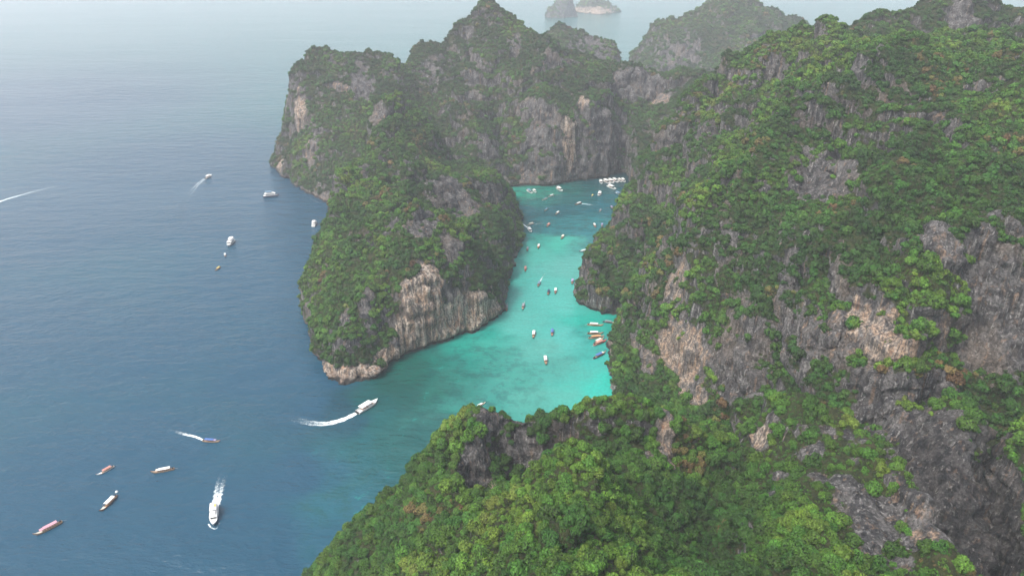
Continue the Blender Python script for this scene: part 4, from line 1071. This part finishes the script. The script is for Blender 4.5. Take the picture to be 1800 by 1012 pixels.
# --- two-deck cruiser
def cruiser(label, name, cat, stern, bow, hull='white', upper='white', size=None, beam=1.0, stripe=None):
    r = root_empty(name, label, cat, None)
    d = place(r, stern, bow, 15)
    s = size or min(max(d / 15.0, 0.6), 1.6); r.scale = (s, s * beam, s)
    part('hull', shared('cr_hull', lambda: make_hull(15, 4.6, 1.5, 2.4, fine=3.0, stern=0.94, sternlift=0.0, thick=0.3), 'white'), r, hull)
    part('deck', shared('cr_deck', lambda: deck_bm(15, 4.6, 1.35, -0.96, 0.95, fine=3.0, stern=0.94, inset=0.25), 'white'), r)
    cb = part('cabin', shared('cr_cabin', bmf(lambda bm: box(bm, -5.2, 3.6, -1.75, 1.75, 1.3, 3.2, 0.18)), 'white'), r)
    for sy in (-1, 1):
        for k in range(6):
            w_ = part('window', shared('cr_win', bmf(lambda bm: box(bm, 0, 0.95, -0.03, 0.03, 2.1, 2.75)), 'glass'), cb)
            w_.location = (-4.6 + k * 1.3, sy * 1.69, 0)
    part('windscreen', shared('cr_screen', bmf(lambda bm: box(bm, 3.42, 3.56, -1.35, 1.35, 2.1, 2.8)), 'glass'), cb)
    part('upper_deck', shared('cr_roof', bmf(lambda bm: box(bm, -6.2, 3.9, -2.0, 2.0, 3.22, 3.36, 0.02)), 'white'), r)
    part('flybridge', shared('cr_fly', bmf(lambda bm: (box(bm, 0.2, 2.6, -1.4, 1.4, 3.36, 4.3, 0.2),)), 'white'), r)
    part('awning', shared('cr_awn', bmf(lambda bm: arch(bm, -5.2, 0.6, 1.75, 5.1, 0.18)), 'white'), r, upper)
    for x in (-5.0, -2.2, 0.3):
        for sy in (-1, 1):
            p_ = part('post', shared('cr_post', bmf(lambda bm: box(bm, -0.05, 0.05, -0.05, 0.05, 3.3, 5.15)), 'steel'), r); p_.location = (x, sy * 1.6, 0)
    if stripe:
        def mats(bm):
            box(bm, -3.6, -1.6, 0.4, 1.5, 5.36, 5.42)
        part('mattress', shared('cr_mat', bmf(mats), 'yellow'), r, stripe)
    return r

B = longtail
S = speedboat
# the open sea on the left
S('large white speedboat with tan seats turning into the lagoon mouth, trailing a curved white wake', (633, 722), (659, 706), size=1.3)
b = cruiser('long white tour boat with a yellow mat on its roof and foam astern', 'tour_boat', 'tour boat', (378, 886), (375, 926), size=0.93, beam=0.95, stripe='yellow')
B('wooden boat with a blue and lilac awning and a short foam trail', (357, 773), (385, 775), 'palewood', 'blue', 'palewood', 1.05, 'lilac')
B('small pale longtail boat with a pinkish cover, left of the one lying side-on', (196, 820), (174, 832), 'white', 'salmon', 'white', 0.95)
B('brown wooden longtail boat with white awnings lying side-on, right of the small pinkish one', (302, 823), (270, 829), 'palewood', 'white', 'palewood', 1.15, 'cream')
B('white-roofed wooden longtail boat moored beside a round white buoy', (202, 872), (178, 896), 'wood', 'white', 'cream', 1.2)
B('slender longtail boat with a long pink awning, lowest and nearest the left edge', (105, 917), (64, 938), 'palewood', 'pink', 'cream', 1.25, 'pink')
cruiser('broad white motor yacht drifting alone on the open sea, biggest of the three there', 'motor_yacht', 'motor yacht', (411, 421), (399, 434), size=1.0, beam=1.05)
B('small dark-hulled longtail boat with a pale roof just below the white yacht', (395, 443), (396, 453), 'navy', 'white', None, 0.85)
B('small boat with a yellow awning floating alone below the white yacht', (386, 469), (379, 474), 'palewood', 'yellow', None, 0.85)
cruiser('long white ferry with a blue-green top deck off the rear cliff', 'ferry', 'ferry', (465, 345), (489, 343), 'navy', 'greyblue', 1.15)
cruiser('white cabin cruiser half hidden by the left side of the headland', 'cabin_cruiser', 'cabin cruiser', (549, 400), (556, 387), size=0.85)
S('far speedboat racing away over the open sea ahead of a pale wake', (362, 313), (371, 308), size=1.1)
# rear of the lagoon, along the end wall
S('white speedboat peeping out behind the rear tip of the headland', (888, 344), (901, 342), size=1.1)
S('speedboat with a grey-blue roof moored at the end wall, beside a smaller white one', (927, 334), (936, 340), 'greyblue', 'white', 'grey', 1.1)
S('small white speedboat moored right beside the grey-blue roofed one', (937, 333), (943, 339), size=0.85)
S('lone white speedboat under the middle of the lagoon end wall', (979, 330), (989, 336), size=1.15)
B('pale longtail boat pointing left, upper one of the two under the lone white speedboat', (974, 342), (963, 346), 'white', 'white', None, 1.0)
B('pale longtail boat pointing left, lower one of the two under the lone white speedboat', (962, 348), (952, 352), 'white', 'grey', None, 1.0)
B('dark longtail boat with a grey-blue roof on the dark teal back water', (963, 366), (956, 371), 'darkwood', 'greyblue', None, 0.95)
B('white-roofed dark longtail boat right of the grey-blue roofed one on the dark teal water', (984, 371), (975, 377), 'darkwood', 'white', None, 1.0)
B('white longtail boat with a short pale wake trailing to its right, by the headland wall', (938, 392), (926, 396), 'white', 'cream', None, 1.05)
B('red-canopied longtail boat on the edge between dark and bright water', (967, 392), (960, 399), 'red', 'salmon', None, 1.05)
S('white speedboat running along the headland wall with foam behind its stern', (929, 401), (934, 408), size=0.95)
S('white speedboat moored bow-out, leftmost of the row in the back corner', (1055, 317), (1058, 324), size=1.05)
S('long white speedboat second from the left of the row in the back corner', (1061, 317), (1073, 323), size=1.25)
S('white speedboat third from the left of the row in the back corner', (1070, 316), (1079, 322), size=1.2)
S('white speedboat with red seats in the middle of the row in the back corner', (1077, 315), (1087, 321), seats='red', size=1.2)
S('small white speedboat second from the right of the row in the back corner', (1087, 315), (1093, 320), size=1.0)
S('white speedboat at the right end of the row in the back corner', (1093, 315), (1099, 320), size=1.05)
S('big white speedboat lying just in front of the moored row in the back corner', (1069, 327), (1082, 333), size=1.3)
S('low grey-blue open boat between the moored row and the right shore', (1082, 338), (1093, 344), 'greyblue', 'greyblue', 'greyblue', 1.05)
S('long white speedboat pulled in against the right shore, upper of two', (1108, 346), (1093, 350), size=1.3)
S('white speedboat with a dark underside against the right shore, lower of two', (1101, 357), (1091, 362), size=1.1)
S('white speedboat crossing the back of the lagoon towards the camera', (1056, 337), (1051, 346), size=1.1)
B('small boat with a yellow-green awning left of the crossing speedboat', (1043, 341), (1039, 346), 'palewood', 'yellow', None, 0.8)
B('white-roofed longtail boat with a straight white wake across the back of the lagoon', (1022, 356), (1010, 360), 'darkwood', 'white', None, 1.15)
B('grey-roofed longtail boat in the middle of the back water, below the straight wake', (1057, 367), (1053, 373), 'darkwood', 'grey', None, 0.9)
B('dark longtail boat with a lilac-grey roof near the right shore, uppermost of three', (1073, 361), (1078, 368), 'navy', 'lilac', None, 0.95)
B('grey longtail boat near the right shore, middle of three', (1082, 371), (1077, 377), 'darkwood', 'grey', None, 0.95)
B('pale-roofed longtail boat near the right shore, lowest of three', (1079, 378), (1075, 383), 'darkwood', 'cream', None, 0.85)
B('red-hulled longtail boat with a white roof where the dark water meets the right shore', (1043, 392), (1048, 400), 'red', 'white', None, 1.05)
B('lilac-roofed longtail boat half hidden by trees of the right shore', (1059, 392), (1057, 399), 'navy', 'lilac', None, 0.95)
B('longtail boat with a green and white awning just inside the bright water', (992, 412), (985, 421), 'green', 'cream', None, 1.1)
B('dark longtail boat with a black roof close to the headland wall', (928, 433), (926, 442), 'navy', 'grey', None, 0.95)
B('longtail boat with a white roof and orange trim right of the dark one', (948, 428), (945, 438), 'wood', 'white', 'orange', 1.05, 'orange')
B('white open boat with a dark hull nosing out from the right shore', (1034, 440), (1022, 441), 'navy', 'white', 'white', 1.1, 'white')
# the middle of the lagoon
B('red-roofed longtail boat with a faint wake near the headland wall', (924, 467), (923, 478), 'red', 'salmon', 'red', 1.05)
B('dark blue longtail boat with a thin white wake curving behind it', (949, 494), (945, 504), 'navy', 'greyblue', None, 1.1)
B('dark longtail boat, left one of the pair in mid lagoon', (965, 509), (963, 518), 'darkwood', 'navy', None, 1.0)
B('longtail boat with a pale pinkish roof, right one of the pair in mid lagoon', (977, 506), (976, 516), 'wood', 'white', 'salmon', 1.05)
B('longtail boat with a lilac-grey roof nearest the right-hand point', (1007, 489), (1005, 500), 'darkwood', 'lilac', None, 1.05)
B('longtail boat with a green-trimmed dark hull and a short wake', (921, 533), (918, 544), 'green', 'grey', 'cream', 1.1)
B('dark longtail boat with a red bow hugging the foot of the headland', (891, 536), (890, 547), 'darkwood', 'grey', 'red', 1.05)
B('white-roofed brown longtail boat, left one of the two level with the sandy bay', (939, 581), (937, 594), 'wood', 'white', None, 1.15)
B('blue-roofed longtail boat, right one of the two level with the sandy bay', (971, 578), (970, 590), 'darkwood', 'blue', 'salmon', 1.1)
B('white-roofed longtail boat nearest the foreground hill in the open lagoon', (958, 625), (960, 641), 'wood', 'white', 'palewood', 1.2)
# moored by the right shore
B('white-roofed longtail boat moored on its own, uppermost of the group by the right shore', (1037, 570), (1056, 571), 'palewood', 'white', None, 1.2)
B('white-roofed longtail boat moored alongside an orange-roofed one', (1037, 585), (1056, 585), 'wood', 'white', None, 1.15)
B('orange-roofed longtail boat moored against the lower side of a white-roofed one', (1039, 593), (1057, 591), 'palewood', 'orange', None, 1.15, 'orange')
B('cream-roofed longtail boat tucked behind the red-roofed one by the right shore', (1046, 602), (1060, 594), 'darkwood', 'cream', None, 1.1)
B('red-roofed longtail boat moored by the right shore', (1046, 605), (1064, 598), 'red', 'salmon', 'red', 1.2)
B('blue-roofed longtail boat with a navy hull moored lowest by the right shore', (1045, 628), (1063, 619), 'navy', 'blue', None, 1.2, 'cream')
B('dark boat with a grey roof half under the cliff at the right-hand point', (1066, 565), (1076, 566), 'navy', 'grey', None, 0.95)
B('white-roofed boat just showing behind the crest of the foreground hill, on the right', (1030, 706), (1038, 702), 'navy', 'white', None, 1.0)
B('white boat just showing over the left shoulder of the foreground hill', (840, 713), (850, 708), 'white', 'white', None, 0.75)

# buoy
r = root_empty('mooring_buoy', 'round white mooring buoy beside the white-roofed longtail boat', 'buoy', None)
r.location = E(205, 864, 0)
def ball(bm):
    bmesh.ops.create_uvsphere(bm, u_segments=12, v_segments=8, radius=0.75)
part('float', bm_mesh('float', bmf(ball)(), M['white'], True), r)
part('ring', bm_mesh('ring', bmf(lambda bm: tube(bm, [(0, 0, 0.6), (0, 0, 1.1)], 0.10, 0.06))(), M['steel']), r)

# ------------------------------------------------------------------ wakes
m, t = new_mat('foam')
geo = N(t, 'ShaderNodeNewGeometry'); P = geo.outputs['Position']
f = N(t, 'ShaderNodeAttribute', attribute_name='foam').outputs['Fac']
n1 = noise_(t, P, 0.75, 6, 0.7); n2 = noise_(t, P, 2.6, 4, 0.6)
nn = math_(t, 'ADD', math_(t, 'MULTIPLY', n1, 0.6), math_(t, 'MULTIPLY', n2, 0.4))
al = maprange(t, math_(t, 'ADD', nn, math_(t, 'MULTIPLY', math_(t, 'SUBTRACT', f, 0.5), 0.9)), 0.40, 0.74)
al = math_(t, 'MULTIPLY', al, maprange(t, f, 0.0, 0.25, 0.0, 0.92))
p = N(t, 'ShaderNodeBsdfDiffuse'); p.inputs['Color'].default_value = (0.72, 0.80, 0.82, 1)
tr = N(t, 'ShaderNodeBsdfTransparent'); mx = N(t, 'ShaderNodeMixShader')
L(t, al, mx.inputs[0]); L(t, tr.outputs[0], mx.inputs[1]); L(t, p.outputs[0], mx.inputs[2])
o = N(t, 'ShaderNodeOutputMaterial'); L(t, mx.outputs[0], o.inputs[0])
FOAM = m

def wake(label, pts, w0, w1, f0, f1, core=0.0, name='wake'):
    """a foam sheet on the water along a line of photograph pixels; widths in metres; CORE leaves a darker middle"""
    q = [Vector(E(x, y, 0.05)) for x, y in pts]
    # resample smoothly
    n = 36; seg = [0.0]
    for a, b in zip(q, q[1:]): seg.append(seg[-1] + (b - a).length)
    P_ = []
    for i in range(n + 1):
        s = seg[-1] * i / n; k = max(j for j in range(len(seg)) if seg[j] <= s + 1e-6); k = min(k, len(q) - 2)
        u = (s - seg[k]) / (seg[k + 1] - seg[k])
        p0, p1, p2, p3 = q[max(k - 1, 0)], q[k], q[k + 1], q[min(k + 2, len(q) - 1)]
        P_.append(0.5 * ((2 * p1) + (p2 - p0) * u + (2 * p0 - 5 * p1 + 4 * p2 - p3) * u * u + (3 * p1 - p0 - 3 * p2 + p3) * u ** 3))
    V, A, m_ = [], [], 8
    for i, c in enumerate(P_):
        tg = (P_[min(i + 1, n)] - P_[max(i - 1, 0)]).normalized(); nr = Vector((-tg.y, tg.x, 0)); u = i / n
        w = (w0 + (w1 - w0) * u) * (1 + 0.15 * math.sin(i * 1.7))
        for j in range(m_ + 1):
            s = 2 * j / m_ - 1
            V.append((c + nr * s * w)[:])
            prof = (1 - abs(s) ** 3) * (1 - core * math.exp(-(s / 0.35) ** 2))
            A.append(max(0, (f0 + (f1 - f0) * u ** 0.8) * prof * min(1, u / 0.03) * min(1, (1 - u) / 0.1 + 0.0)))
    F = [(i * (m_ + 1) + j, i * (m_ + 1) + j + 1, (i + 1) * (m_ + 1) + j + 1, (i + 1) * (m_ + 1) + j) for i in range(n) for j in range(m_)]
    me = bpy.data.meshes.new(name); me.from_pydata(V, [], F)
    me.attributes.new('foam', 'FLOAT', 'POINT').data.foreach_set('value', np.array(A, dtype=np.float32))
    me.materials.append(FOAM)
    ob = bpy.data.objects.new(name, me); col.objects.link(ob); props(ob, label, kind='stuff'); return ob

wake('bright curved wake of the speedboat at the lagoon mouth', [(635, 721), (620, 729), (600, 738), (575, 744), (555, 744), (535, 741), (515, 734), (490, 722)], 1.6, 4.6, 1.25, 0.30, 0.35)
wake('bow spray along the large speedboat', [(662, 706), (648, 718), (634, 726)], 1.0, 1.6, 0.8, 0.3)
wake('short foam trail of the blue-awned boat', [(357, 773), (343, 767), (325, 763), (305, 757), (280, 752)], 0.8, 2.6, 1.0, 0.22)
wake('foam spreading behind the long white tour boat', [(379, 888), (383, 870), (387, 850), (395, 830), (402, 812)], 2.6, 4.6, 1.0, 0.25, 0.3)
wake('bow wave of the long white tour boat', [(366, 920), (372, 927), (380, 928), (388, 915)], 0.5, 0.7, 0.8, 0.4)
wake('pale wake of the far racing speedboat', [(362, 313), (350, 322), (338, 335), (328, 350), (318, 370), (305, 400)], 2.2, 7.0, 0.85, 0.14, 0.5)
wake('long straight wake of a boat that has left the view on the left', [(-40, 369), (0, 354), (40, 342), (70, 334), (120, 322), (190, 307), (260, 298)], 3.0, 7.0, 0.80, 0.10)
wake('straight wake across the back of the lagoon', [(1022, 358), (1032, 359), (1042, 360), (1056, 361)], 0.8, 1.5, 1.0, 0.25)
wake('thin curving wake in mid lagoon', [(949, 495), (953, 488), (957, 482), (962, 475)], 0.7, 0.9, 0.75, 0.3)
wake('thin wake by the foot of the headland', [(891, 536), (893, 530), (895, 524)], 0.6, 0.9, 0.6, 0.25)
wake('thin wake behind the green-trimmed boat', [(921, 533), (924, 527), (926, 521)], 0.6, 0.9, 0.6, 0.25)
wake('faint wake of the red-roofed boat', [(924, 467), (926, 460), (928, 453)], 0.5, 0.9, 0.55, 0.2)
wake('foam behind the speedboat by the headland wall', [(929, 401), (925, 398), (921, 395), (915, 391)], 0.9, 1.7, 1.0, 0.5)
wake('wake of the white longtail boat by the headland wall', [(940, 394), (948, 393), (955, 390), (960, 386)], 0.8, 1.2, 0.6, 0.3)
wake('foam behind the crossing speedboat', [(1056, 337), (1054, 333), (1054, 329)], 1.0, 1.8, 0.6, 0.2)
wake('pale ripple patch left by a passing boat in the lagoon', [(918, 613), (925, 611), (930, 606), (934, 600)], 2.2, 0.5, 0.42, 0.3)
wake('foam at the foot of the block-shaped cliff', [(531, 339), (540, 345), (550, 351), (562, 359)], 0.9, 1.3, 0.38, 0.45, name='surf')
wake('thin surf along the corner of the block-shaped cliff', [(512, 328), (520, 332), (528, 336)], 0.9, 0.9, 0.36, 0.36, name='surf')

# a bare dead tree and two rocks at the shore
r = root_empty('dead_tree', 'bare pale dead tree standing at the left end of the near hill crest', 'tree', None)
bm = bmesh.new(); rr = random.Random(5)
tube(bm, [(0, 0, -1), (0.1, 0, 2.0), (0.0, 0.2, 4.2)], 0.22, 0.10)
part('trunk', bm_mesh('trunk', bm, BARK, True), r)
bm = bmesh.new()
for k in range(12):
    a = k * 0.9; z0 = 1.6 + 0.22 * k; l_ = rr.uniform(1.2, 2.4)
    tube(bm, [(0.05, 0.05, z0), (l_ * 0.5 * math.cos(a), l_ * 0.5 * math.sin(a), z0 + 0.7), (l_ * math.cos(a), l_ * math.sin(a), z0 + 1.7)], 0.07, 0.02, 5)
br = bm_mesh('branches', bm, paint('bleached_wood', (0.46, 0.33, 0.28), 0.9)); part('branches', br, r)
h = TERRAIN['foreground_hill']['bvh'].ray_cast(Vector((0, 0, CAM_H)), Vector(ray_dir(866, 866)).normalized())
r.location = h[0]
